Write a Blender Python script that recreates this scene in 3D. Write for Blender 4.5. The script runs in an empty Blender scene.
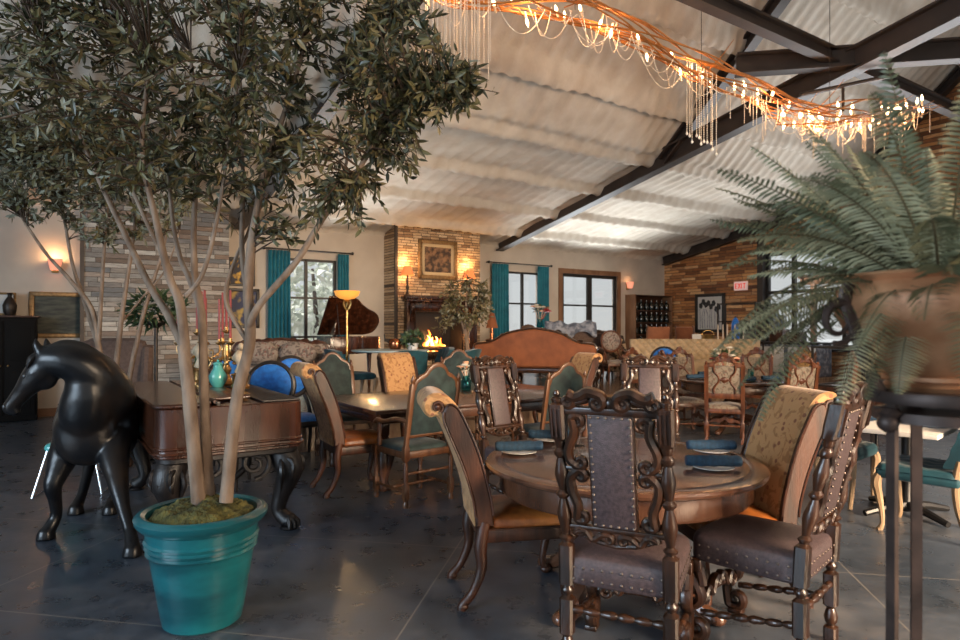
import bpy, bmesh, math, random
from math import sin, cos, pi, sqrt, atan2, radians as R
from mathutils import Vector, Matrix, noise
SC = bpy.context.scene
COL = SC.collection
F, CX, CY, H = 640.0, 480.0, 328.0, 1.5          # lens in pixels, principal column, horizon row, eye height

# ---------------------------------------------------------------- camera
cam_d = bpy.data.cameras.new('camera'); cam = bpy.data.objects.new('camera', cam_d); COL.objects.link(cam)
cam.location = (0, 0, H); cam.rotation_euler = (pi / 2, 0, 0)
cam_d.lens = 24; cam_d.sensor_width = 36; cam_d.shift_y = 8 / 960
cam_d.clip_start = 0.05; cam_d.clip_end = 300
cam_d.dof.use_dof = True; cam_d.dof.focus_distance = 4.2; cam_d.dof.aperture_fstop = 3.6
SC.camera = cam
# ---------------------------------------------------------------- world (overcast daylight outside)
W = bpy.data.worlds.new('world'); SC.world = W; W.use_nodes = True
_n = W.node_tree.nodes; _l = W.node_tree.links; _n.clear()
_tc = _n.new('ShaderNodeTexCoord'); _sx = _n.new('ShaderNodeSeparateXYZ'); _rp = _n.new('ShaderNodeValToRGB')
_bg = _n.new('ShaderNodeBackground'); _wo = _n.new('ShaderNodeOutputWorld')
_l.new(_tc.outputs['Generated'], _sx.inputs[0]); _l.new(_sx.outputs['Z'], _rp.inputs[0])
_rp.color_ramp.elements[0].position = 0.0; _rp.color_ramp.elements[0].color = (.84, .87, .86, 1)
_rp.color_ramp.elements[1].position = 0.6; _rp.color_ramp.elements[1].color = (.66, .78, .92, 1)
_l.new(_rp.outputs[0], _bg.inputs['Color']); _bg.inputs['Strength'].default_value = 0.75
_l.new(_bg.outputs[0], _wo.inputs['Surface'])
# ---------------------------------------------------------------- area lights: unseen fills added behind the camera, daylight inside the windows
def area(name, loc, target, sx, sy, power, col, spread=180):
    d = bpy.data.lights.new(name, 'AREA'); d.shape = 'RECTANGLE'; d.size = sx; d.size_y = sy; d.energy = power; d.color = col; d.spread = R(spread)
    o = bpy.data.objects.new(name, d); COL.objects.link(o); o.location = loc
    o.rotation_euler = (Vector(target) - Vector(loc)).to_track_quat('-Z', 'Y').to_euler(); return o
area('left_cool_fill', (-7.5, -2.5, 2.6), (-1.5, 5.0, 0.6), 5, 3.2, 800, (.66, .83, 1))  # added cool fill from the left, standing in for unseen windows
area('right_warm_fill', (6.8, -1.6, 3.0), (3.4, 4.2, 0.0), 4, 3, 640, (1, .74, .5), 75)  # added warm fill to brighten the floor and chairs at the right
area('gable_daylight', (9.3, 13.2, 1.9), (6.6, 11.4, 4.7), 6.5, 2.2, 120, (.96, .98, 1), 80)
area('back_window_daylight', (-2.9, 13.2, 1.8), (-1.9, 11.6, 4.0), 1.2, 2.2, 32, (.93, .98, 1), 80)
area('back_window_daylight', (1.3, 16.1, 1.8), (2, 14.6, 4.0), 1.1, 2.2, 32, (.93, .98, 1), 80)
area('terrace_door_daylight', (3.2, 17.4, 1.6), (3.6, 15.6, 4.0), 1.9, 2.6, 70, (.93, .98, 1), 80)
_sd = bpy.data.lights.new('garden_fill_sun', 'SUN'); _sd.energy = 6; _sd.angle = .2; _sun = bpy.data.objects.new('garden_fill_sun', _sd); COL.objects.link(_sun)
_sun.rotation_euler = Vector((.75, .5, -.62)).to_track_quat('-Z', 'Y').to_euler()     # added to brighten the garden trees; runs along the back wall, outside only
SC.view_settings.view_transform = 'Standard'; SC.view_settings.look = 'None'
SC.view_settings.exposure = 0.0; SC.view_settings.gamma = 1.0
SC.view_settings.use_curve_mapping = False
SC.cycles.max_bounces = 7; SC.cycles.transparent_max_bounces = 12
SC.cycles.use_denoising = True; SC.cycles.sample_clamp_indirect = 4
rnd = random.Random(7)

# ---------------------------------------------------------------- places
def at(px, py, Y): return Vector(((px - CX) / F * Y, Y, H - (py - CY) / F * Y))
def fl(px, py):
    Y = F * H / (py - CY); return Vector(((px - CX) / F * Y, Y, 0))
A_B = math.atan2(640, 960)                    # heading of the building: U runs along the back wall to the right
U = Vector((cos(A_B), sin(A_B), 0)); V = Vector((-sin(A_B), cos(A_B), 0))
PC = Vector((5.62, 19.5, 0))                  # far right corner of the room
def bl(t, s, z=0.0):                          # t metres left of the corner along the back wall, s metres in front of it
    p = PC - U * t - V * s; p.z = z; return p
def t_at(px, s=0.0):
    k = (px - CX) / F; q = PC - V * s
    return (q.x - q.y * k) / (U.x - U.y * k)
def zc(s):
    if s < 5.25: return 3.63 + .2 * s
    if s < 10.5: return 4.68 + .9 * (s - 5.25)
    return 9.405 - .9 * (s - 10.5)

# ---------------------------------------------------------------- mesh kit
class MB:
    def __init__(s): s.v = []; s.f = []; s.M = Matrix.Identity(4)
    def pt(s, p): s.v.append(tuple(s.M @ Vector(p))); return len(s.v) - 1
    def face(s, *i): s.f.append(tuple(i))
    def box(s, c, d, rz=0, rx=0, ry=0, bev=0, taper=1.0):
        M = Matrix.Translation(c) @ Matrix.Rotation(rz, 4, 'Z') @ Matrix.Rotation(ry, 4, 'Y') @ Matrix.Rotation(rx, 4, 'X')
        x, y, z = d[0] / 2, d[1] / 2, d[2] / 2
        b = min(bev, x * .98, y * .98, z * .98)
        if b <= 0:
            i = [s.pt(M @ Vector((sx * x * (taper if sz < 0 else 1), sy * y * (taper if sz < 0 else 1), sz * z))) for sz in (-1, 1) for sx, sy in ((-1, -1), (1, -1), (1, 1), (-1, 1))]
            for q in ((3, 2, 1, 0), (4, 5, 6, 7), (0, 1, 5, 4), (1, 2, 6, 5), (2, 3, 7, 6), (3, 0, 4, 7)): s.face(*[i[k] for k in q])
            return s
        rings = []
        for zz, off in ((-z, b), (-z + b * .3, b * .3), (-z + b, 0), (z - b, 0), (z - b * .3, b * .3), (z, b)):
            r = []
            tp = taper + (1 - taper) * (zz + z) / (2 * z)
            for sx, sy, a0 in ((1, 1, 0), (-1, 1, 90), (-1, -1, 180), (1, -1, 270)):
                for k in range(4):
                    a = R(a0 + 30 * k); rr = b - off if off < b else 0
                    px_ = sx * (x - b) + cos(a) * max(b - off, 0); py_ = sy * (y - b) + sin(a) * max(b - off, 0)
                    r.append(s.pt(M @ Vector((px_ * tp, py_ * tp, zz))))
            rings.append(r)
        for a, c_ in zip(rings, rings[1:]): s.bridge(a, c_)
        s.face(*reversed(rings[0])); s.face(*rings[-1]); return s
    def bridge(s, a, b, closed=True):
        n = len(a)
        for k in range(n if closed else n - 1): s.face(a[k], a[(k + 1) % n], b[(k + 1) % n], b[k])
    def lathe(s, prof, o=(0, 0, 0), n=20, sq=None, path=None, cap=True, sx=1, sy=1):
        """prof: (r, z[, squareness]) rings; path(z) -> (dx, dy) offset"""
        rings = []
        for p in prof:
            r, z = p[0], p[1]; q = p[2] if len(p) > 2 else 0
            dx, dy = path(z) if path else (0, 0); ring = []
            for k in range(n):
                a = 2 * pi * (k + .5) / n; m = max(abs(cos(a)), abs(sin(a))); f = 1 + q * (1 / m - 1)
                ring.append(s.pt((o[0] + dx + cos(a) * r * f * sx, o[1] + dy + sin(a) * r * f * sy, o[2] + z)))
            rings.append(ring)
        for a, b in zip(rings, rings[1:]): s.bridge(a, b)
        if cap:
            s.face(*reversed(rings[0])); s.face(*rings[-1])
        return s
    def tube(s, pts, r, n=8, ex=1.0, up=None, cap=True):
        """sweep; r number or list; ex flattens the second axis"""
        P = [Vector(p) for p in pts]; m = len(P)
        if not hasattr(r, '__len__'): r = [r] * m
        rings = []; ref = Vector(up) if up else None
        for k in range(m):
            t = (P[min(k + 1, m - 1)] - P[max(k - 1, 0)])
            if t.length < 1e-9: t = Vector((0, 0, 1))
            t.normalize()
            if ref is None:
                ref = Vector((0, 0, 1)) if abs(t.z) < .9 else Vector((1, 0, 0))
            a = ref - t * ref.dot(t)
            if a.length < 1e-6: a = t.orthogonal()
            a.normalize(); b = t.cross(a)
            if not up: ref = a
            rings.append([s.pt(P[k] + (a * cos(2 * pi * j / n) * ex + b * sin(2 * pi * j / n)) * r[k]) for j in range(n)])
        for a, b in zip(rings, rings[1:]): s.bridge(a, b)
        if cap:
            s.face(*reversed(rings[0])); s.face(*rings[-1])
        return s
    def prism(s, outline, d, axis='y', o=(0, 0, 0), bev=0):
        """outline in the plane across `axis`, extruded d along it (centred)"""
        def P(a, b, c):
            q = {'y': (a, c, b), 'x': (c, a, b), 'z': (a, b, c)}[axis]
            return (q[0] + o[0], q[1] + o[1], q[2] + o[2])
        n = len(outline)
        if bev:
            cx = sum(p[0] for p in outline) / n; cy = sum(p[1] for p in outline) / n
            lay = [(-d / 2, 1), (-d / 2 + bev, 0), (d / 2 - bev, 0), (d / 2, 1)]
        else: lay = [(-d / 2, 0), (d / 2, 0)]
        rings = []
        for c, inn in lay:
            ring = []
            for k, (a, b) in enumerate(outline):
                if inn:
                    p0 = outline[k - 1]; p1 = outline[(k + 1) % n]
                    tx, ty = p1[0] - p0[0], p1[1] - p0[1]; L = math.hypot(tx, ty) or 1
                    nx, ny = -ty / L, tx / L
                    if s._area(outline) < 0: nx, ny = -nx, -ny
                    a += nx * bev; b += ny * bev
                ring.append(s.pt(P(a, b, c)))
            rings.append(ring)
        for a, b in zip(rings, rings[1:]): s.bridge(a, b)
        s.face(*reversed(rings[0])); s.face(*rings[-1]); return s
    @staticmethod
    def _area(o): return sum(o[k - 1][0] * o[k][1] - o[k][0] * o[k - 1][1] for k in range(len(o))) / 2
    def ball(s, c, r, n=12, m=8, sc=(1, 1, 1), M=None):
        rings = []
        for j in range(1, m):
            th = pi * j / m
            ring = []
            for k in range(n):
                p = Vector((sin(th) * cos(2 * pi * k / n) * r * sc[0], sin(th) * sin(2 * pi * k / n) * r * sc[1], -cos(th) * r * sc[2]))
                if M: p = M @ p
                ring.append(s.pt(Vector(c) + p))
            rings.append(ring)
        b = Vector((0, 0, -r * sc[2])); t = Vector((0, 0, r * sc[2]))
        if M: b = M @ b; t = M @ t
        ib = s.pt(Vector(c) + b); it = s.pt(Vector(c) + t)
        for a, b_ in zip(rings, rings[1:]): s.bridge(a, b_)
        for k in range(n):
            s.face(ib, rings[0][(k + 1) % n], rings[0][k]); s.face(it, rings[-1][k], rings[-1][(k + 1) % n])
        return s
    def grid(s, fn, nu, nv):
        """open patch fn(i/nu, j/nv)"""
        g = [[s.pt(fn(i / nu, j / nv)) for j in range(nv + 1)] for i in range(nu + 1)]
        for i in range(nu):
            for j in range(nv): s.face(g[i][j], g[i + 1][j], g[i + 1][j + 1], g[i][j + 1])
        return s
    def build(s, name, m, parent=None, smooth=True, ang=38, fix=True):
        me = bpy.data.meshes.new(name); me.from_pydata(s.v, [], s.f)
        if fix:
            b = bmesh.new(); b.from_mesh(me); bmesh.ops.recalc_face_normals(b, faces=b.faces); b.to_mesh(me); b.free()
        o = bpy.data.objects.new(name, me); COL.objects.link(o)
        for x in (m if isinstance(m, (list, tuple)) else [m]): me.materials.append(x)
        if smooth and len(me.polygons):
            me.polygons.foreach_set('use_smooth', [True] * len(me.polygons)); me.set_sharp_from_angle(angle=R(ang))
        if parent: o.parent = parent
        return o
def tag(o, label=None, cat=None, group=None, kind=None):
    if label: o['label'] = label
    if cat: o['category'] = cat
    if group: o['group'] = group
    if kind: o['kind'] = kind
    return o
def thing(name, label, cat, loc=(0, 0, 0), rz=0.0, group=None, scale=None):
    o = bpy.data.objects.new(name, None); COL.objects.link(o); o.empty_display_size = .1
    o.location = loc; o.rotation_euler = (0, 0, rz)
    if scale: o.scale = (scale,) * 3 if not hasattr(scale, '__len__') else scale
    return tag(o, label, cat, group)
def face_dir(fx, fy): return atan2(-fx, fy)        # turn local +Y towards (fx, fy)
def dup(root, loc, rz, label, group=None, scale=None):
    r = root.copy(); COL.objects.link(r); r.location = loc; r.rotation_euler = (0, 0, rz); r['label'] = label
    if group: r['group'] = group
    if scale: r.scale = (scale,) * 3 if not hasattr(scale, '__len__') else scale
    for ch in list(root.children):
        c = ch.copy(); COL.objects.link(c); c.parent = r
        for g in ch.children:
            d = g.copy(); COL.objects.link(d); d.parent = c
    return r
def struct(mb, name, m, **k):
    o = mb.build(name, m, **k); o['kind'] = 'structure'; return o
def bez(p, n=12):
    """smooth curve through points (Catmull-Rom)"""
    P = [Vector(q) for q in p]; out = []
    for k in range(len(P) - 1):
        a, b, c, d = P[max(k - 1, 0)], P[k], P[k + 1], P[min(k + 2, len(P) - 1)]
        for j in range(n):
            t = j / n
            out.append(.5 * ((2 * b) + (c - a) * t + (2 * a - 5 * b + 4 * c - d) * t * t + (3 * b - a - 3 * c + d) * t ** 3))
    out.append(P[-1]); return out
def lerpr(rs, n):
    """radii list resampled to n values"""
    out = []
    for k in range(n):
        x = k / (n - 1) * (len(rs) - 1); i = min(int(x), len(rs) - 2); out.append(rs[i] + (rs[i + 1] - rs[i]) * (x - i))
    return out

# ---------------------------------------------------------------- materials
def mat(name, col, rough=.5, metal=0.0, noise_s=None, col2=None, bump=0.0, bump_s=None, emit=None, emit_s=0.0, coat=0.0, spec=.5, stretch=None, coords='Object', sheen=0.0, detail=4.0, lo=.35, hi=.65, rough2=None):
    m = bpy.data.materials.new(name); m.use_nodes = True; nt = m.node_tree; N = nt.nodes; L = nt.links
    b = N['Principled BSDF']; b.inputs['Base Color'].default_value = (*col, 1); b.inputs['Roughness'].default_value = rough
    b.inputs['Metallic'].default_value = metal; b.inputs['Specular IOR Level'].default_value = spec
    if coat: b.inputs['Coat Weight'].default_value = coat; b.inputs['Coat Roughness'].default_value = .12
    if sheen: b.inputs['Sheen Weight'].default_value = sheen; b.inputs['Sheen Roughness'].default_value = .4
    if emit: b.inputs['Emission Color'].default_value = (*emit, 1); b.inputs['Emission Strength'].default_value = emit_s
    if noise_s:
        tc = N.new('ShaderNodeTexCoord'); mp = N.new('ShaderNodeMapping'); nz = N.new('ShaderNodeTexNoise')
        if stretch: mp.inputs['Scale'].default_value = stretch
        L.new(tc.outputs[coords], mp.inputs[0]); L.new(mp.outputs[0], nz.inputs['Vector'])
        nz.inputs['Scale'].default_value = noise_s; nz.inputs['Detail'].default_value = detail
        if col2:
            rp = N.new('ShaderNodeValToRGB'); rp.color_ramp.elements[0].color = (*col, 1); rp.color_ramp.elements[1].color = (*col2, 1)
            rp.color_ramp.elements[0].position = lo; rp.color_ramp.elements[1].position = hi
            L.new(nz.outputs[0], rp.inputs[0]); L.new(rp.outputs[0], b.inputs['Base Color'])
        if rough2 is not None:
            mr = N.new('ShaderNodeMapRange'); mr.inputs[3].default_value = rough; mr.inputs[4].default_value = rough2
            L.new(nz.outputs[0], mr.inputs[0]); L.new(mr.outputs[0], b.inputs['Roughness'])
        if bump:
            bp = N.new('ShaderNodeBump'); bp.inputs['Strength'].default_value = bump; bp.inputs['Distance'].default_value = .02
            src = nz
            if bump_s:
                src = N.new('ShaderNodeTexNoise'); src.inputs['Scale'].default_value = bump_s; L.new(mp.outputs[0], src.inputs['Vector'])
            L.new(src.outputs[0], bp.inputs['Height']); L.new(bp.outputs[0], b.inputs['Normal'])
    return m
def nodes(m): return m.node_tree.nodes, m.node_tree.links, m.node_tree.nodes['Principled BSDF']
def strip_mat(name, bw, rh, cols, mortar=.004, bump=.8, rough=.6, mcol=(.05, .035, .025), rot=0.0):
    """courses of strips laid along the wall (planks, ledge stone): brick texture in the wall's own frame"""
    m = mat(name, cols[0], rough); N, L, b = nodes(m)
    tc = N.new('ShaderNodeTexCoord'); sp = N.new('ShaderNodeSeparateXYZ'); L.new(tc.outputs['Object'], sp.inputs[0])
    def math_(op, a, c): 
        q = N.new('ShaderNodeMath'); q.operation = op
        for i, x in enumerate((a, c)):
            if isinstance(x, (int, float)): q.inputs[i].default_value = x
            elif x is not None: L.new(x, q.inputs[i])
        return q.outputs[0]
    ca, sa = cos(rot), sin(rot)
    along = math_('ADD', math_('MULTIPLY', sp.outputs['X'], ca), math_('MULTIPLY', sp.outputs['Y'], sa))
    row = math_('FLOOR', math_('DIVIDE', sp.outputs['Z'], rh), None)
    wn = N.new('ShaderNodeTexWhiteNoise'); wn.noise_dimensions = '1D'; L.new(row, wn.inputs['W'])
    xs = math_('DIVIDE', math_('ADD', along, math_('MULTIPLY', wn.outputs['Value'], bw * 7)), bw)
    colm = math_('FLOOR', xs, None)
    cb = N.new('ShaderNodeCombineXYZ'); L.new(colm, cb.inputs[0]); L.new(row, cb.inputs[1])
    w2 = N.new('ShaderNodeTexWhiteNoise'); w2.noise_dimensions = '2D'; L.new(cb.outputs[0], w2.inputs['Vector'])
    rp = N.new('ShaderNodeValToRGB'); rp.color_ramp.interpolation = 'LINEAR'
    for k in range(len(cols) - 2): rp.color_ramp.elements.new(.5)
    for k, c in enumerate(cols):
        rp.color_ramp.elements[k].position = k / (len(cols) - 1); rp.color_ramp.elements[k].color = (*c, 1)
    L.new(w2.outputs['Value'], rp.inputs[0])
    nz = N.new('ShaderNodeTexNoise'); nz.inputs['Scale'].default_value = 14; nz.inputs['Detail'].default_value = 5
    mp = N.new('ShaderNodeMapping'); mp.inputs['Scale'].default_value = (.5, .5, 3); L.new(tc.outputs['Object'], mp.inputs[0]); L.new(mp.outputs[0], nz.inputs['Vector'])
    mx = N.new('ShaderNodeMix'); mx.data_type = 'RGBA'; mx.blend_type = 'MULTIPLY'; mx.inputs[0].default_value = .8
    mr = N.new('ShaderNodeMapRange'); mr.inputs[1].default_value = .3; mr.inputs[2].default_value = .7; mr.inputs[3].default_value = .55; mr.inputs[4].default_value = 1.15
    L.new(nz.outputs[0], mr.inputs[0]); L.new(rp.outputs[0], mx.inputs[6]); L.new(mr.outputs[0], mx.inputs[7])
    zf = math_('FRACT', math_('DIVIDE', sp.outputs['Z'], rh), None); xf = math_('FRACT', xs, None)
    e = math_('MINIMUM', math_('MULTIPLY', math_('PINGPONG', zf, .5), rh), math_('MULTIPLY', math_('PINGPONG', xf, .5), bw))
    gap = math_('LESS_THAN', e, mortar)
    m2 = N.new('ShaderNodeMix'); m2.data_type = 'RGBA'; L.new(gap, m2.inputs[0]); L.new(mx.outputs[2], m2.inputs[6]); m2.inputs[7].default_value = (*mcol, 1)
    L.new(m2.outputs[2], b.inputs['Base Color'])
    hgt = math_('ADD', math_('MULTIPLY', math_('MULTIPLY', w2.outputs['Value'], 1.0), math_('SUBTRACT', 1.0, gap)), math_('MULTIPLY', nz.outputs[0], .25))
    bp = N.new('ShaderNodeBump'); bp.inputs['Strength'].default_value = bump; bp.inputs['Distance'].default_value = .03
    L.new(hgt, bp.inputs['Height']); L.new(bp.outputs[0], b.inputs['Normal'])
    return m
def thin_glass(name, tint=(1, 1, 1), refl=.08, rough=.02):
    m = bpy.data.materials.new(name); m.use_nodes = True; N = m.node_tree.nodes; L = m.node_tree.links; N.clear()
    o = N.new('ShaderNodeOutputMaterial'); mx = N.new('ShaderNodeMixShader'); tr = N.new('ShaderNodeBsdfTransparent'); gl = N.new('ShaderNodeBsdfGlossy')
    fw = N.new('ShaderNodeLayerWeight'); pw = N.new('ShaderNodeMath'); pw.operation = 'POWER'; L.new(fw.outputs['Facing'], pw.inputs[0]); pw.inputs[1].default_value = 4
    lw = N.new('ShaderNodeMapRange'); lw.inputs[3].default_value = .04; lw.inputs[4].default_value = .6; L.new(pw.outputs[0], lw.inputs[0])
    tr.inputs[0].default_value = (*tint, 1); gl.inputs['Roughness'].default_value = rough
    L.new(lw.outputs[0], mx.inputs[0]); L.new(tr.outputs[0], mx.inputs[1]); L.new(gl.outputs[0], mx.inputs[2]); L.new(mx.outputs[0], o.inputs[0]); return m
M = {}
def wood(name, c1, c2, rough=.35, coat=.3, sc=6, **k): M[name] = mat(name, c1, rough, noise_s=sc, col2=c2, stretch=(3, 3, .5), coat=coat, bump=.12, bump_s=40, **k)
wood('dark_wood', (.012, .006, .0035), (.052, .02, .009), .3, .35)
wood('mahogany', (.024, .008, .004), (.07, .023, .011), .2, .45, sc=3)
wood('walnut', (.02, .0065, .003), (.07, .021, .0075), .45, .06)
wood('red_oak', (.05, .015, .006), (.13, .042, .015), .4, .15)
wood('oak', (.06, .021, .008), (.13, .052, .02), .4, .12)
wood('pale_oak', (.22, .145, .08), (.36, .25, .155), .5, .05)
wood('table_wood', (.05, .019, .01), (.12, .052, .028), .22, .5, sc=2.2)
wood('black_wood', (.006, .005, .005), (.016, .012, .011), .42, .0)
M['leather'] = mat('leather', (.05, .034, .036), .42, noise_s=60, col2=(.085, .058, .06), bump=.25, bump_s=260)
M['brown_leather'] = mat('brown_leather', (.13, .036, .009), .3, noise_s=7, col2=(.4, .13, .028), bump=.15, bump_s=180)
M['brass'] = mat('brass', (.45, .28, .1), .3, 1.0)
M['nail'] = mat('nail', (.18, .145, .125), .45, 1.0)
M['iron'] = mat('iron', (.025, .022, .02), .45, .6, noise_s=30, col2=(.05, .036, .028))
M['steel'] = mat('steel', (.03, .022, .019), .45, .2, noise_s=4, col2=(.045, .032, .026))
M['chrome'] = mat('chrome', (.75, .77, .8), .12, 1.0)
M['black'] = mat('black', (.01, .01, .011), .4)
M['teal'] = mat('teal', (0.0, .03, .046), .75, noise_s=9, col2=(.001, .052, .075), sheen=.2)
M['curtain'] = mat('curtain', (.0, .1, .15), .7, noise_s=5, col2=(.004, .145, .205), sheen=.2)
M['royal'] = mat('royal', (.005, .1, .42), .7, noise_s=25, col2=(.01, .17, .6), sheen=.5)
M['green_velvet'] = mat('green_velvet', (.006, .015, .016), .75, noise_s=12, col2=(.018, .038, .037), sheen=.12)
M['navy'] = mat('navy', (.006, .026, .056), .8, noise_s=60, col2=(.01, .048, .095))
M['plate'] = mat('plate', (.62, .62, .62), .18, coat=.4)
M['white'] = mat('white', (.52, .5, .47), .5)
M['cream_wall'] = mat('cream_wall', (.44, .38, .32), .85, noise_s=2.0, col2=(.5, .44, .37), bump=.1, bump_s=60)
M['glass'] = thin_glass('glass')
M['blue_glass'] = thin_glass('blue_glass', (.35, .72, .75))
# ================================================================ the setting
def bbox(mb, t0, t1, s0, s1, z0, z1, bev=0):
    p = bl((t0 + t1) / 2, (s0 + s1) / 2, (z0 + z1) / 2)
    mb.box(p, (abs(t1 - t0), abs(s1 - s0), abs(z1 - z0)), rz=A_B, bev=bev); return mb
# floor: stained concrete with saw cut joints at 45 degrees to the building
def floor_mat():
    m = mat('stained_concrete', (.05, .05, .055), .3); N, L, b = nodes(m)
    tc = N.new('ShaderNodeTexCoord'); sp = N.new('ShaderNodeSeparateXYZ'); L.new(tc.outputs['Object'], sp.inputs[0])
    n1 = N.new('ShaderNodeTexNoise'); n1.inputs['Scale'].default_value = .9; n1.inputs['Detail'].default_value = 9; n1.inputs['Roughness'].default_value = .62
    n2 = N.new('ShaderNodeTexNoise'); n2.inputs['Scale'].default_value = 5; n2.inputs['Detail'].default_value = 8; n2.inputs['Roughness'].default_value = .65
    for n in (n1, n2): L.new(tc.outputs['Object'], n.inputs['Vector'])
    rp = N.new('ShaderNodeValToRGB'); e = rp.color_ramp.elements
    e[0].position = .34; e[0].color = (.03, .04, .056, 1); e[1].position = .7; e[1].color = (.12, .12, .126, 1)
    q = e.new(.52); q.color = (.054, .067, .088, 1)
    L.new(n1.outputs[0], rp.inputs[0])
    mx = N.new('ShaderNodeMix'); mx.data_type = 'RGBA'; mx.blend_type = 'MULTIPLY'; mx.inputs[0].default_value = .75
    mr = N.new('ShaderNodeMapRange'); mr.inputs[1].default_value = .3; mr.inputs[2].default_value = .72; mr.inputs[3].default_value = .5; mr.inputs[4].default_value = 1.5
    L.new(n2.outputs[0], mr.inputs[0]); L.new(rp.outputs[0], mx.inputs[6]); L.new(mr.outputs[0], mx.inputs[7])
    def mth(op, a, c=None, d=None):
        n = N.new('ShaderNodeMath'); n.operation = op
        for i, x in enumerate((a, c, d)):
            if x is None: continue
            if isinstance(x, (int, float)): n.inputs[i].default_value = x
            else: L.new(x, n.inputs[i])
        return n.outputs[0]
    ax = mth('ADD', mth('MULTIPLY', sp.outputs['X'], .184), mth('MULTIPLY', sp.outputs['Y'], .983))
    bx = mth('ADD', mth('MULTIPLY', sp.outputs['X'], .983), mth('MULTIPLY', sp.outputs['Y'], -.184))
    d1 = mth('PINGPONG', mth('SUBTRACT', ax, 4.27 - 28), 1.4); d2 = mth('ABSOLUTE', mth('SUBTRACT', ax, 2.87)); d3 = mth('PINGPONG', mth('ADD', bx, .963 + 24.7), 1.235)
    d = mth('MINIMUM', mth('MINIMUM', d1, d2), d3)
    j = mth('LESS_THAN', d, .0045)
    m2 = N.new('ShaderNodeMix'); m2.data_type = 'RGBA'; L.new(mth('MULTIPLY', j, .75), m2.inputs[0]); L.new(mx.outputs[2], m2.inputs[6]); m2.inputs[7].default_value = (.2, .185, .17, 1)
    # scuffs and dried splashes
    n3 = N.new('ShaderNodeTexNoise'); n3.inputs['Scale'].default_value = 11; n3.inputs['Detail'].default_value = 6; n3.inputs['Distortion'].default_value = 1.2; L.new(tc.outputs['Object'], n3.inputs['Vector'])
    sc = N.new('ShaderNodeMapRange'); sc.inputs[1].default_value = .72; sc.inputs[2].default_value = .9; L.new(n3.outputs[0], sc.inputs[0])
    m3 = N.new('ShaderNodeMix'); m3.data_type = 'RGBA'; L.new(mth('MULTIPLY', sc.outputs[0], .4), m3.inputs[0]); L.new(m2.outputs[2], m3.inputs[6]); m3.inputs[7].default_value = (.2, .2, .2, 1)
    L.new(m2.outputs[2], b.inputs['Base Color'])
    rr = N.new('ShaderNodeMapRange'); rr.inputs[1].default_value = .3; rr.inputs[2].default_value = .7; rr.inputs[3].default_value = .22; rr.inputs[4].default_value = .42
    L.new(n2.outputs[0], rr.inputs[0]); L.new(rr.outputs[0], b.inputs['Roughness'])
    bp = N.new('ShaderNodeBump'); bp.inputs['Strength'].default_value = .06; bp.inputs['Distance'].default_value = .02; L.new(n2.outputs[0], bp.inputs['Height']); L.new(bp.outputs[0], b.inputs['Normal'])
    return m
mb = MB(); c = [bl(t, s, -.1) for t, s in ((0, -.2), (24, -.2), (24, 16), (0, 16))]
a = [mb.pt(p) for p in c]; b_ = [mb.pt(p + Vector((0, 0, .1))) for p in c]
mb.face(*b_); mb.face(*reversed(a)); mb.bridge(a, b_)
struct(mb, 'floor', floor_mat(), smooth=False)
# ground outside
mb = MB(); mb.box((0, 12, -.2), (160, 160, .18)); struct(mb, 'ground_outside', mat('gravel', (.5, .49, .46), .9, noise_s=2, col2=(.62, .61, .58)), smooth=False)

# back wall with two windows and the terrace door
WIN1 = (10.45, 11.75, .5, 2.94); WIN2 = (4.85, 5.98, .5, 2.94); DOOR = (2.03, 4.1, 0, 2.98)
mb = MB()
ZT = 3.66
def back(t0, t1, z0, z1): bbox(mb, t0, t1, 0, -.2, z0, z1)
back(0, DOOR[0], 0, ZT); back(DOOR[0], DOOR[1], DOOR[3], ZT); back(DOOR[1], WIN2[0], 0, ZT)
back(WIN2[0], WIN2[1], 0, WIN2[2]); back(WIN2[0], WIN2[1], WIN2[3], ZT); back(WIN2[1], WIN1[0], 0, ZT)
back(WIN1[0], WIN1[1], 0, WIN1[2]); back(WIN1[0], WIN1[1], WIN1[3], ZT); back(WIN1[1], 24, 0, ZT)
struct(mb, 'wall_back', M['cream_wall'], smooth=False)
mb = MB(); mb.grid(lambda u, v: bl(24, u * 16, v * (zc(min(u * 16, 15.7)) + .05)), 64, 1)
struct(mb, 'wall_left', M['cream_wall'], smooth=False, fix=False)
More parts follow.
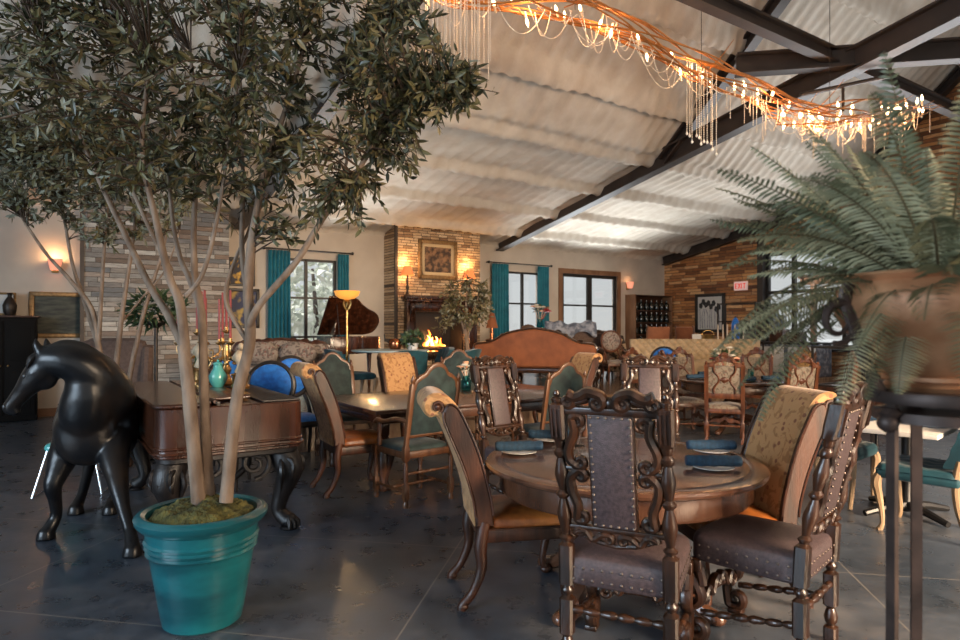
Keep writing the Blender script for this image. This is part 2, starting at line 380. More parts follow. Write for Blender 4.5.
# gable wall of reclaimed planks with a wide window
GW = (3.3, 10.2, 1.0, 3.45)
M['planks'] = strip_mat('planks', .5, .085, [(.1, .034, .012), (.48, .19, .06), (.72, .36, .13), (.28, .095, .03), (.78, .46, .22), (.58, .25, .085), (.18, .065, .023), (.5, .21, .07)], mortar=.006, bump=1.0, rot=math.atan2(-V.y, -V.x))
M['ledge_stone'] = strip_mat('ledge_stone', .22, .06, [(.42, .27, .14), (.62, .45, .27), (.27, .16, .08), (.7, .54, .36), (.5, .34, .19), (.2, .11, .055)], mortar=.006, bump=1.0, rot=A_B)
M['grey_stone'] = strip_mat('grey_stone', .5, .085, [(.2, .19, .18), (.38, .37, .34), (.12, .075, .05), (.5, .48, .44), (.24, .16, .11), (.15, .16, .17), (.33, .26, .19)], mortar=.004, bump=1.0, rot=A_B)
mb = MB()
ns = 84
for k in range(ns):
    s0, s1 = 16 * k / ns, 16 * (k + 1) / ns
    def q(z0a, z1a, z0b, z1b):
        i = [mb.pt(bl(0, s0, z0a)), mb.pt(bl(0, s1, z0b)), mb.pt(bl(0, s1, z1b)), mb.pt(bl(0, s0, z1a))]; mb.face(*i)
        i = [mb.pt(bl(-.2, s0, z0a)), mb.pt(bl(-.2, s1, z0b)), mb.pt(bl(-.2, s1, z1b)), mb.pt(bl(-.2, s0, z1a))]; mb.face(*reversed(i))
    inside = GW[0] <= (s0 + s1) / 2 <= GW[1]
    za, zb = zc(min(s0, 15.7)) + .08, zc(min(s1, 15.7)) + .08
    if inside: q(0, GW[2], 0, GW[2]); q(GW[3], za, GW[3], zb)
    else: q(0, za, 0, zb)
struct(mb, 'wall_right', M['planks'], smooth=False, fix=False)

# ceiling: sprayed foam over purlins and ribbed sheet
M['foam'] = mat('foam', (.5, .43, .35), .9, noise_s=3, col2=(.6, .54, .46), bump=.25, bump_s=30)
PURL = [-.1, .94, 2.25, 3.6, 4.95, 5.9, 6.85, 7.8, 8.75, 9.7]
def foam(t, s):
    z = zc(s); k = 1.0 if s < 5.1 else 1.35
    w = noise.noise(Vector((t * .5, s * .5, 1))) * .03
    for p in PURL:
        d = (s - p - .03 * noise.noise(Vector((t * .8, p, 5)))) / (.1 if s < 5.1 else .085)
        if abs(d) < 4: z -= (.13 + .03 * noise.noise(Vector((t * 1.2, p * 3, 9)))) * k * math.exp(-d ** 4 * .6)
    amp = .02 * k * (1 + .6 * noise.noise(Vector((t * .35, s * .6, 3))))
    rib = abs(sin(t * pi / .26 + .8 * noise.noise(Vector((t * .7, s * .9, 7)))))
    z -= amp * (1 - rib) * 1.6 + w
    return z + .02 * noise.noise(Vector((t * 3.2, s * 2.2, 11)))
mb = MB(); mb.grid(lambda u, v: (lambda t, s: bl(t, s, foam(t, s)))(u * 20 - .0, v * 10.5), 400, 190)
struct(mb, 'ceiling', M['foam'], ang=60, fix=False)
mb = MB(); mb.grid(lambda u, v: bl(u * 24, 10.5 + v * 5.3, zc(10.5 + v * 5.3)), 2, 4)
mb.grid(lambda u, v: bl(20 + u * 4, v * 10.5, zc(v * 10.5)), 2, 40)
struct(mb, 'ceiling_far_slope', M['foam'], fix=False)

# steel frames
def beam(name, p0, p1, w, d, taper=1.0, flange=.03):
    """I-section from p0 to p1 (centre of the top flange), w wide, d deep"""
    p0, p1 = Vector(p0), Vector(p1); a = (p1 - p0).normalized(); sd = a.cross(Vector((0, 0, 1))).normalized(); up = sd.cross(a).normalized()
    mb = MB()
    for x0, x1, z0, z1 in ((-w / 2, w / 2, -flange, 0), (-.012, .012, -1 + flange, -flange), (-w / 2, w / 2, -1, -1 + flange)):
        r = []
        for p, k in ((p0, 1.0), (p1, taper)):
            D = d * k
            def zz(z): return z if z > -.5 else (-(D) + (z + 1))
            r.append([mb.pt(p + sd * x + up * zz(z)) for x, z in ((x0, z0), (x1, z0), (x1, z1), (x0, z1))])
        mb.bridge(r[0], r[1]); mb.face(*reversed(r[0])); mb.face(*r[1])
    return struct(mb, name, M['steel'], smooth=False)
FT = 6.24
beam('trim_1', bl(FT, .05, 3.75), bl(FT, 12.5, 6.13), .22, .34)                     # rafter chord of the near frame
beam('trim_2', bl(.14, .05, 3.66), bl(.14, 5.3, 4.7), .2, .28)                      # gable rafter
beam('trim_3', bl(FT, 5.2, 4.6), bl(FT, 10.4, 9.23), .2, .2)                      # steep rafter of the near frame
beam('trim_4', bl(.14, 5.2, 4.6), bl(.14, 10.4, 9.23), .2, .18)
nd = bl(FT, 8.4, 5.4)
beam('trim_5', nd + Vector((0, 0, .0)) - U * 6.5, nd + U * 5.9, .16, .2)            # strut along the building
lx = at(736, 55, 9.15); rx = at(1010, 37, 8.55); rx.z = lx.z = 5.4
beam('trim_6', lx, rx, .2, .29)                                                     # tie
beam('trim_7', bl(2 * FT, .05, 3.75), bl(2 * FT, 12.5, 6.13), .22, .34)
beam('trim_8', bl(3 * FT, .05, 3.75), bl(3 * FT, 12.5, 6.13), .22, .34)
# thin pipe hanging from the tie
mb = MB(); mb.tube([at(800, 95, 8.9), at(890, 76, 8.9)], .03, 8); mb.tube([at(890, 76, 8.9), at(890, 62, 8.9)], .025, 8); mb.tube([at(843, 88, 8.9), at(843, 112, 8.9)], .02, 8)
struct(mb, 'trim_9', M['steel'])

# windows
M['frame_dark'] = mat('frame_dark', (.02, .017, .015), .45)
M['oak_trim'] = mat('oak_trim', (.15, .07, .033), .5, noise_s=5, col2=(.24, .12, .06), stretch=(1, 1, .3))
def window(name, t0, t1, z0, z1, cols, rows, fw=.05, s0=-.02, s1=-.09, mw=.03, rails=None):
    mb = MB()
    bbox(mb, t0, t0 + fw, s0, s1, z0, z1); bbox(mb, t1 - fw, t1, s0, s1, z0, z1); bbox(mb, t0, t1, s0, s1, z0, z0 + fw); bbox(mb, t0, t1, s0, s1, z1 - fw, z1)
    for k in range(1, cols): x = t0 + (t1 - t0) * k / cols; bbox(mb, x - mw, x + mw, s0, s1, z0, z1)
    for k in range(1, rows): z = z0 + (z1 - z0) * k / rows; bbox(mb, t0, t1, s0 - .01, s1 + .01, z - mw * .7, z + mw * .7)
    f = struct(mb, name, M['frame_dark'], smooth=False)
    g = MB(); bbox(g, t0 + .02, t1 - .02, -.052, -.058, z0 + .02, z1 - .02); g.build('window_glass', M['glass'], f, smooth=False)
    return f
window('window_1', *WIN1, 2, 3); window('window_2', *WIN2, 2, 3)
for i, w in enumerate((WIN1, WIN2)):
    mb = MB(); bbox(mb, w[0] - .06, w[1] + .06, .05, -.06, w[2] - .05, w[2])
    struct(mb, 'trim_%d' % (10 + i), M['white'], smooth=False)
# terrace door: double leaf, oak frame
mb = MB(); w = .13
bbox(mb, DOOR[0] - w, DOOR[0], .03, -.15, 0, DOOR[3] + w); bbox(mb, DOOR[1], DOOR[1] + w, .03, -.15, 0, DOOR[3] + w); bbox(mb, DOOR[0], DOOR[1], .03, -.15, DOOR[3], DOOR[3] + w)
dr = struct(mb, 'door_1', M['oak_trim'], smooth=False)
tm = (DOOR[0] + DOOR[1]) / 2
for k, (a0, a1) in enumerate(((DOOR[0], tm), (tm, DOOR[1]))):
    mb = MB(); f = .09
    bbox(mb, a0, a0 + f, -.03, -.08, 0, DOOR[3]); bbox(mb, a1 - f, a1, -.03, -.08, 0, DOOR[3]); bbox(mb, a0, a1, -.03, -.08, 0, .25); bbox(mb, a0, a1, -.03, -.08, DOOR[3] - f, DOOR[3])
    for z in (1.27, 2.12): bbox(mb, a0, a1, -.03, -.08, z - .025, z + .025)
    lf = mb.build('door_leaf', M['frame_dark'], dr, smooth=False)
    g = MB(); bbox(g, a0 + .05, a1 - .05, -.052, -.058, .2, DOOR[3] - .05); g.build('door_glass', M['glass'], lf, smooth=False)
    g = MB(); x = tm + (.06 if k else -.06); g.tube([bl(x, .0, .95), bl(x, .03, .97), bl(x, .03, 1.25), bl(x, .0, 1.27)], .012, 6); g.build('door_handle', M['iron'], lf)
# gable window: steel posts, transom, panes
mb = MB()
def gbox(t0, t1, s0, s1, z0, z1): bbox(mb, t0, t1, s0, s1, z0, z1)
for s in (GW[0] + .04, 4.05, 5.3, 6.6, 7.9, 9.2, GW[1] - .04): gbox(-.05, -.15, s - .045, s + .045, GW[2], GW[3])
for z in (GW[2] + .04, 2.42, GW[3] - .04): gbox(-.04, -.16, GW[0], GW[1], z - .04, z + .04)
f = struct(mb, 'window_3', M['frame_dark'], smooth=False)
mb = MB(); gbox(-.09, -.1, GW[0], GW[1], GW[2], GW[3]); mb.build('window_glass', M['glass'], f, smooth=False)
mb = MB(); gbox(.12, -.02, GW[0] - .14, GW[0] + .02, 0, 3.9); struct(mb, 'trim_12', M['steel'], smooth=False)
mb = MB(); gbox(.35, -.05, GW[0], GW[1], GW[2] - .06, GW[2]); struct(mb, 'trim_13', M['black_wood'], smooth=False)

# fireplace breast with an open firebox
BR = (t_at(480, .6), t_at(396, .6)); bt0, bt1 = BR; tm_ = (bt0 + bt1) / 2
FB = (tm_ - .64, tm_ + .64, .78, 1.9)
mb = MB(); ztop = 3.74
bbox(mb, bt0, FB[0], .6, 0, 0, ztop); bbox(mb, FB[1], bt1, .6, 0, 0, ztop); bbox(mb, FB[0], FB[1], .6, 0, FB[3], ztop)
bbox(mb, FB[0], FB[1], .6, 0, 0, FB[2]); 
struct(mb, 'wall_fireplace', M['ledge_stone'], smooth=False)
mb = MB(); bbox(mb, FB[0], FB[1], .05, .02, FB[2], FB[3]); bbox(mb, FB[0], FB[0] + .03, .57, .05, FB[2], FB[3]); bbox(mb, FB[1] - .03, FB[1], .57, .05, FB[2], FB[3]); bbox(mb, FB[0], FB[1], .57, .05, FB[3] - .03, FB[3])
struct(mb, 'trim_14', M['black'], smooth=False)
mb = MB(); bbox(mb, bt1 - .03, bt1 + .03, .63, .57, 0, ztop); struct(mb, 'trim_15', M['steel'], smooth=False)
# ledge stone panel at the far left of the back wall
st0, st1 = t_at(229, .25), t_at(82, .25)
mb = MB(); bbox(mb, st0, st1, .25, 0, 0, 3.69); struct(mb, 'wall_stone', M['grey_stone'], smooth=False)
mb = MB(); bbox(mb, st1 - .03, st1 + .03, .28, .22, 0, 3.6); struct(mb, 'trim_16', M['steel'], smooth=False)
mb = MB(); bbox(mb, bt1, WIN1[0] + 0, .02, 0, 0, .14); bbox(mb, WIN1[0], st0, .02, 0, 0, .14); bbox(mb, st1, 23.9, .02, 0, 0, .14); bbox(mb, DOOR[1] + .13, bt0, .02, 0, 0, .14); bbox(mb, .02, DOOR[0] - .13, .02, 0, 0, .14)
struct(mb, 'baseboard_back', M['oak_trim'], smooth=False)
# ================================================================ chairs and tables (builders)
def pattern(name, base, motif, motif2, sc=9, th=.5, rough=.8, stretch=None, dist=2.0, sheen=.2, soft=.06):
    m = mat(name, base, rough, sheen=sheen); N, L, b = nodes(m)
    tc = N.new('ShaderNodeTexCoord'); mp = N.new('ShaderNodeMapping'); L.new(tc.outputs['Object'], mp.inputs[0])
    if stretch: mp.inputs['Scale'].default_value = stretch
    n1 = N.new('ShaderNodeTexNoise'); n1.inputs['Scale'].default_value = sc; n1.inputs['Detail'].default_value = 3; n1.inputs['Distortion'].default_value = dist
    v = N.new('ShaderNodeTexVoronoi'); v.inputs['Scale'].default_value = sc * 1.6
    L.new(mp.outputs[0], n1.inputs['Vector']); L.new(mp.outputs[0], v.inputs['Vector'])
    r1 = N.new('ShaderNodeMapRange'); r1.inputs[1].default_value = th; r1.inputs[2].default_value = th + soft; L.new(n1.outputs[0], r1.inputs[0])
    r2 = N.new('ShaderNodeMapRange'); r2.inputs[1].default_value = .25; r2.inputs[2].default_value = .2; L.new(v.outputs['Distance'], r2.inputs[0])
    m1 = N.new('ShaderNodeMix'); m1.data_type = 'RGBA'; L.new(r1.outputs[0], m1.inputs[0]); m1.inputs[6].default_value = (*base, 1); m1.inputs[7].default_value = (*motif, 1)
    m2 = N.new('ShaderNodeMix'); m2.data_type = 'RGBA'; L.new(r2.outputs[0], m2.inputs[0]); L.new(m1.outputs[2], m2.inputs[6]); m2.inputs[7].default_value = (*motif2, 1)
    L.new(m2.outputs[2], b.inputs['Base Color'])
    bp = N.new('ShaderNodeBump'); bp.inputs['Strength'].default_value = .2; bp.inputs['Distance'].default_value = .01; L.new(n1.outputs[0], bp.inputs['Height']); L.new(bp.outputs[0], b.inputs['Normal'])
    return m
M['tan_damask'] = pattern('tan_damask', (.44, .24, .1), (.3, .15, .055), (.22, .085, .04), 11, .52)
M['floral_cream'] = pattern('floral_cream', (.19, .155, .115), (.095, .07, .05), (.14, .055, .04), 14, .5)
M['floral_grey'] = pattern('floral_grey', (.24, .2, .17), (.11, .085, .075), (.16, .05, .045), 12, .5)
M['cushion_tan'] = mat('cushion_tan', (.36, .19, .09), .75, noise_s=8, col2=(.42, .25, .13))

def volute(c, r0, a0, turns, n=16, r1=.22):
    """points (x, z) spiralling inwards from radius r0 at angle a0 (turns < 0 is clockwise)"""
    out = []
    for k in range(n + 1):
        f = k / n; r = r0 * (1 - f * (1 - r1)); a = a0 + 2 * pi * turns * f
        out.append((c[0] + r * cos(a), c[1] + r * sin(a)))
    return out
def s_scroll(mb, c1, r1, a1, t1, c2, r2, a2, t2, via, y, rad, wide=1.5, n=8):
    """carved S or C scroll in the x z plane between two volutes; y(z) gives the depth"""
    p = list(reversed(volute(c1, r1, a1, t1))); q = volute(c2, r2, a2, t2)
    mid = bez([(x, 0, z) for x, z in [p[-1]] + list(via) + [q[0]]], 6)
    pts = [(x, z) for x, z in p[:-1]] + [(v.x, v.z) for v in mid] + q[1:]
    k = len(pts); m1, m2 = len(p), len(q)
    rr = [rad * (.5 + .5 * min(1, i / m1, (k - 1 - i) / m2) + .25 * sin(pi * i / (k - 1))) for i in range(k)]
    mb.tube([(x, y(z), z) for x, z in pts], rr, n, ex=wide, up=(0, 1, 0))
    for c, r in ((c1, r1), (c2, r2)): mb.ball((c[0], y(c[1]), c[1]), r * .42, 8, 5, (1, 1.3, 1))
def turned_bar(mb, p0, p1, r=.018, n=10, beads=5):
    p0, p1 = Vector(p0), Vector(p1); pts = []; rr = []
    N = 8 * beads
    for k in range(N + 1):
        f = k / N; pts.append(p0.lerp(p1, f)); ph = (f * beads) % 1.0
        rr.append(r * (.55 + .45 * abs(sin(pi * ph)) ** .7) * (1.15 if abs(f - .5) < .07 else 1))
    rr[0] = rr[-1] = r * .9
    mb.tube(pts, rr, n)
NAIL = []
def nail_row(par, p0, p1, n, nrm=(0, 0, 1)):
    """single nail heads, each a sub-part"""
    if not NAIL:
        mb = MB(); mb.ball((0, 0, 0), .0068, 8, 5, (1, 1, .6)); o = mb.build('nail', M['nail']); NAIL.append(o.data); bpy.data.objects.remove(o)
    q = Vector((0, 0, 1)).rotation_difference(Vector(nrm)).to_euler()
    for k in range(n):
        o = bpy.data.objects.new('nail', NAIL[0]); COL.objects.link(o); o.parent = par; o.location = Vector(p0).lerp(Vector(p1), k / max(1, n - 1)); o.rotation_euler = q
def pad(mb, x0, x1, y0, y1, z0, z1, dome=.03, n=10, rnd_=.03, front_taper=0):
    """upholstered seat: rounded edge and domed top"""
    cx, cy = (x0 + x1) / 2, (y0 + y1) / 2; hx, hy = (x1 - x0) / 2, (y1 - y0) / 2
    rings = []
    N_ = 40
    def ring(f, z):
        r = []
        for k in range(N_):
            a = 2 * pi * k / N_; e = .28
            x = math.copysign(abs(cos(a)) ** e, cos(a)); y = math.copysign(abs(sin(a)) ** e, sin(a))
            w = 1 + front_taper * (y + 1) / 2
            r.append(mb.pt((cx + x * hx * f * w, cy + y * hy * f, z)))
        return r
    for f, z in ((.97, z0), (1, z0 + .01), (1, z1 - rnd_), (.985, z1 - rnd_ * .4), (.95, z1), (.8, z1 + dome * .45), (.55, z1 + dome * .8), (.25, z1 + dome * .97), (.05, z1 + dome)): rings.append(ring(f, z))
    for a, b in zip(rings, rings[1:]): mb.bridge(a, b)
    mb.face(*reversed(rings[0])); mb.face(*rings[-1])

# ---- carved throne chair: turned posts, leather panel, scrolls
def throne_chair(label, group, loc, rz, leather='leather', wd='dark_wood', nails=True):
    t = thing('throne_chair', label, 'chair', loc, rz, group); m = M[wd]
    w = .218
    def rk(z): return -.16 * max(0, z - .52) / .73
    prof = [(.027, 0, .9), (.029, .02, .9), (.029, .075, .9), (.017, .085), (.027, .1), (.031, .125), (.022, .155), (.017, .165), (.03, .18, .95), (.03, .33, .95), (.017, .345), (.028, .362), (.028, .372), (.018, .385),
            (.031, .395, .95), (.031, .565, .95), (.017, .58), (.029, .595), (.029, .602), (.016, .615), (.021, .64), (.031, .69), (.031, .71), (.02, .76), (.016, .775), (.029, .79), (.029, .8), (.017, .815),
            (.022, .84), (.031, .88), (.029, .9), (.019, .945), (.016, .955), (.028, .97), (.028, .985), (.017, 1.0), (.023, 1.015), (.023, 1.03), (.03, 1.04, .95), (.033, 1.1, .95), (.033, 1.185, .95), (.02, 1.193), (.025, 1.2), (.024, 1.21), (.012, 1.22), (.016, 1.23), (.012, 1.24), (.004, 1.245)]
    for sx in (-1, 1):
        mb = MB(); mb.lathe(prof, (sx * w, 0, 0), 16, path=lambda z: (0, rk(z))); 
        for k in range(3): mb.box((sx * w + (k - 1) * .018, rk(1.11) - .034, 1.11), (.007, .008, .12), rx=.2)
        mb.build('back_post', m, t)
    mb = MB()                                                            # crest
    mb.box((0, rk(1.165), 1.165), (.42, .034, .032), rx=.2, bev=.006)
    for sx in (-1, 1):
        s_scroll(mb, (sx * .172, 1.2), .03, R(90) , -.0 + sx * 1.3, (sx * .052, 1.2), .034, R(90) + 0, sx * 1.35, [(sx * .145, 1.215), (sx * .115, 1.224), (sx * .085, 1.24)], rk, .02, 1.3)
        mb.tube([(sx * .16, rk(1.19) - .012, 1.19), (sx * .12, rk(1.2) - .016, 1.198), (sx * .085, rk(1.21) - .014, 1.212)], [.005, .01, .006], 8)
        mb.tube([(sx * .15, rk(1.19) + .014, 1.185), (sx * .1, rk(1.2) + .016, 1.2), (sx * .05, rk(1.21) + .014, 1.235)], [.005, .009, .005], 8)
    mb.ball((0, rk(1.2), 1.2), .02, 10, 6, (1, 1, 1.2))
    mb.build('crest_rail', m, t)
    for sx in (-1, 1):                                                   # side scrolls
        mb = MB()
        s_scroll(mb, (sx * .135, 1.118), .026, R(90) + sx * R(-60), sx * 1.25, (sx * .135, .945), .026, R(-90) + sx * R(60), -sx * 1.25, [(sx * .152, 1.07), (sx * .18, 1.0), (sx * .178, .955)], rk, .0175, 1.3)
        s_scroll(mb, (sx * .135, .885), .026, R(90) + sx * R(-30), sx * 1.25, (sx * .14, .705), .026, R(-90) + sx * R(60), -sx * 1.25, [(sx * .18, .87), (sx * .175, .81), (sx * .155, .75)], rk, .0175, 1.3)
        mb.box((sx * .165, rk(.915), .915), (.11, .02, .018), bev=.005)
        mb.build('side_scroll', m, t)
    mb = MB(); mb.box((0, rk(.91), .91), (.19, .03, .5), rx=.215, bev=.006); mb.build('panel_frame', m, t)
    mb = MB(); mb.box((0, rk(.91), .91), (.18, .042, .49), rx=.215, bev=.012); pn = mb.build('back_panel', M[leather], t)
    if nails:
        def bp(x, z): return (x, rk(z) - .024, z)
        for sx in (-1, 1): nail_row(pn, bp(sx * .08, .68), bp(sx * .08, 1.14), 15, (0, -1, .2))
        for z in (.68, 1.14): nail_row(pn, bp(-.048, z), bp(.048, z), 4, (0, -1, .2))
    mb = MB()                                                            # carved lower rail
    mb.box((0, rk(.63), .655), (.42, .028, .022), rx=.2, bev=.006)
    for sx in (-1, 1):
        s_scroll(mb, (sx * .15, .63), .022, R(0 if sx > 0 else 180), sx * 1.1, (sx * .03, .612), .02, R(90), sx * 1.2, [(sx * .13, .64), (sx * .1, .605), (sx * .06, .63)], rk, .012)
        mb.tube([(sx * .14, rk(.6), .612), (sx * .08, rk(.6), .596), (sx * .0, rk(.6), .585)], [.006, .012, .01], 8)
    mb.build('lower_rail', m, t)
    mb = MB(); pad(mb, -.25, .25, -.02, .5, .4, .52, .03); st = mb.build('seat', M[leather], t)
    for z in (.425, .475) if nails else ():
        for sx in (-1, 1): nail_row(st, (sx * .251, .04, z), (sx * .251, .44, z), 10, (sx, 0, 0))
        nail_row(st, (-.185, -.021, z), (.185, -.021, z), 10, (0, -1, 0))
    for sx in (-1, 1):                                                   # scroll front legs
        mb = MB(); x = sx * .225
        mb.box((x, .46, .375), (.06, .06, .06), bev=.008)
        p = list(reversed(volute((.475, .285), .05, R(70), -1.2))); q = volute((.455, .075), .05, R(-40), -1.15)
        mid = [Vector((a, 0, b)) for a, b in [p[-1], (.44, .22), (.5, .15), q[0]]]
        pts = [(x, a, b) for a, b in p] + [(x, v.x, v.z) for v in bez(mid, 6)[1:-1]] + [(x, a, b) for a, b in q]
        mb.tube(pts, lerpr([.012, .022, .026, .026, .026, .022, .012], len(pts)), 8, ex=1.2, up=(1, 0, 0))
        for dx in (-.016, .016): mb.tube([(a + dx, b, c) for a, b, c in pts[8:-8]], .009, 6)
        mb.tube([(x, .455, .37), (x, .44, .32), (x, .435, .28)], .024, 8)
        mb.box((x, .455, .013), (.06, .075, .026), bev=.006)
        mb.build('front_leg', m, t)
    for a, b, nm in (((-w, 0, .285), (w, 0, .285), 0), ((-w, 0, .22), (-.225, .44, .15), 1), ((w, 0, .22), (.225, .44, .15), 1)):
        mb = MB(); turned_bar(mb, a, b, .018, 10, 6); mb.build('stretcher', m, t)
    mb = MB()
    s_scroll(mb, (-.15, .2), .03, R(180), 1.1, (-.03, .24), .026, R(90), -1.2, [(-.13, .24), (-.09, .2), (-.06, .25)], lambda z: .455, .014)
    s_scroll(mb, (.15, .2), .03, R(0), -1.1, (.03, .24), .026, R(90), 1.2, [(.13, .24), (.09, .2), (.06, .25)], lambda z: .455, .014)
    mb.tube([(-.22, .455, .2), (0, .455, .215), (.22, .455, .2)], .013, 8)
    mb.build('front_stretcher', m, t)
    return t

# ---- scroll back chair: rolled upholstered back, wooden sides
def scroll_chair(label, group, loc, rz, fabric='tan_damask', seat='brown_leather', wd='walnut'):
    t = thing('scroll_back_chair', label, 'chair', loc, rz, group); m = M[wd]
    fr = [(.07, .44), (.05, .6), (-.015, .84), (-.1, 1.04)]; tp = [(-.15, 1.115), (-.2, 1.15), (-.26, 1.155), (-.305, 1.12), (-.31, 1.065), (-.275, 1.03), (-.235, 1.03)]; rr = [(-.19, .96), (-.105, .76), (-.05, .58), (-.035, .44)]
    o = [(v.x, v.y) for v in bez([(a, b, 0) for a, b in fr + tp + rr], 4)]
    mb = MB(); mb.prism(o, .43, 'x', bev=.012); 
    mb.build('back_cushion', M[fabric], t)
    cy = sum(p[0] for p in o) / len(o); cz = sum(p[1] for p in o) / len(o)
    def inset(p, k=.012):
        return [(a + (k if a < -.02 - .3 * max(0, b - .5) / .6 else -k), b) for a, b in p]
    for sx in (-1, 1):
        so = [(v.x, v.y) for v in bez([(a, b, 0) for a, b in [(.066, .445), (.047, .6), (-.018, .84), (-.1, 1.03), (-.135, 1.085), (-.175, 1.1), (-.2, 1.07), (-.205, 1.02), (-.18, .95), (-.1, .76), (-.046, .58), (-.032, .445)]], 4)]
        mb = MB(); mb.prism(so, .034, 'x', (sx * .228, .0, 0), bev=.01)
        mb.tube([(sx * .246, a, b) for a, b in so[2:22]], .006, 6); mb.tube([(sx * .246, a, b) for a, b in so[-20:-2]], .006, 6)
        fr_ = mb.build('side_frame', m, t)
        mb = MB(); v = volute((-.235, 1.085), .034, R(-60), 1.4, 26, .12)
        mb.tube([(sx * .222, a, b) for a, b in v], lerpr([.009, .008, .006], len(v)), 6); mb.lathe([(.014, -.006), (.014, .004), (.002, .008)], n=8) if 0 else None
        mb.ball((sx * .222, -.235, 1.085), .016, 8, 5); mb.build('scroll_end', m, fr_)
        mb = MB(); pts = bez([(sx * .22, .02, .47), (sx * .22, -.005, .34), (sx * .22, .0, .22), (sx * .22, -.045, .1), (sx * .22, -.1, .035), (sx * .22, -.105, .012)], 5)
        mb.tube(pts, lerpr([.034, .036, .028, .023, .024, .026], len(pts)), 10); mb.ball((sx * .22, -.1, .026), .028, 10, 6, (1, 1.1, .9)); mb.build('rear_leg', m, t)
        mb = MB(); pts = bez([(sx * .22, .47, .42), (sx * .235, .5, .34), (sx * .225, .475, .2), (sx * .22, .455, .09), (sx * .222, .475, .035)], 5)
        mb.tube(pts, lerpr([.036, .04, .026, .019, .024], len(pts)), 10); mb.ball((sx * .222, .48, .026), .03, 10, 6, (1, 1.2, .85)); mb.build('front_leg', m, t)
    mb = MB(); mb.box((0, .25, .395), (.48, .52, .075), bev=.012); mb.tube([(-.243, .0, .43), (-.243, .5, .43)], .007, 6); mb.tube([(.243, .0, .43), (.243, .5, .43)], .007, 6); mb.build('seat_rail', m, t)
    mb = MB(); pad(mb, -.24, .24, .03, .515, .43, .485, .035, rnd_=.035); mb.build('seat', M[seat], t)
    return t

# ---- arched velvet chair, with or without arms
def arched_chair(label, group, loc, rz, fabric='green_velvet', wd='oak', arms=False, seat=None):
    t = thing('arched_armchair' if arms else 'arched_chair', label, 'chair', loc, rz, group); m = M[wd]
    def rk(z): return -.14 * max(0, z - .48) / .75
    w = .235
    for sx in (-1, 1):
        prof = [(.022, 0), (.026, .03), (.018, .05), (.023, .08, .9), (.023, .18, .9), (.016, .2), (.023, .24), (.02, .34), (.016, .38), (.025, .4, .95), (.025, .5, .95), (.02, .52, .5), (.022, .8, .6), (.021, 1.03, .6), (.013, 1.045), (.02, 1.06), (.018, 1.08), (.004, 1.115)]
        mb = MB(); mb.lathe(prof, (sx * w, 0, 0), 12, path=lambda z: (0, rk(z))); mb.build('back_post', m, t)
        mb = MB(); mb.lathe([(.02, 0), (.026, .03), (.017, .05), (.023, .08, .9), (.023, .17, .9), (.016, .19), (.026, .28), (.018, .37), (.027, .39, .95), (.027, .47, .95)], (sx * .235, .47, 0), 12); mb.build('front_leg', m, t)
    arch = [(-.215, .99), (-.2, 1.05), (-.16, 1.085), (-.11, 1.11), (-.065, 1.165), (0, 1.19), (.065, 1.165), (.11, 1.11), (.16, 1.085), (.2, 1.05), (.215, .99)]
    ar = bez([(x, rk(z), z) for x, z in arch], 4)
    mb = MB(); mb.tube(ar, .024, 8, ex=.8, up=(0, 1, 0)); mb.tube([(p.x * .93, p.y + .012, p.z - .025) for p in ar], .008, 6); mb.build('crest_rail', m, t)
    mb = MB(); mb.tube([(-.22, rk(.6), .6), (.22, rk(.6), .6)], .02, 8); mb.build('back_rail', m, t)
    o = [(-.215, .6)] + [(.215, .6)] + [(p.x, p.z) for p in reversed(ar)]
    mb = MB()
    def pz(x, z, y): return (x, rk(z) + y, z)
    n = len(o)
    for sg in (-1, 1):
        c = mb.pt(pz(0, .85, sg * .035)); r1 = [mb.pt(pz(x * .85, .85 + (z - .85) * .85, sg * .03)) for x, z in o]; r2 = [mb.pt(pz(x, z, sg * .012)) for x, z in o]
        mb.bridge(r1, r2)
        for k in range(n): mb.face(c, r1[k], r1[(k + 1) % n])
    mb.build('back_panel', M[fabric], t)
    mb = MB(); mb.box((0, .235, .435), (.49, .5, .06), bev=.01); mb.build('seat_rail', m, t)
    mb = MB(); pad(mb, -.24, .24, .0, .5, .45, .495, .03); mb.build('seat', M[seat or fabric], t)
    for a, b in (((-w, 0, .13), (-w, .47, .13)), ((w, 0, .13), (w, .47, .13)), ((-w, .235, .13), (w, .235, .13)), ((-w, 0, .28), (w, 0, .28))):
        mb = MB(); turned_bar(mb, a, b, .014, 8, 4); mb.build('stretcher', m, t)
    if arms:
        for sx in (-1, 1):
            mb = MB(); pts = bez([(sx * .235, rk(.72), .72), (sx * .26, .1, .735), (sx * .275, .26, .7), (sx * .272, .38, .7), (sx * .272, .43, .672)], 5)
            mb.tube(pts, lerpr([.018, .019, .018, .022, .02], len(pts)), 8); mb.lathe([(.02, .48), (.026, .52), (.016, .56), (.02, .62), (.016, .7)], (sx * .262, .37, 0), 10); mb.build('arm', m, t)
    return t

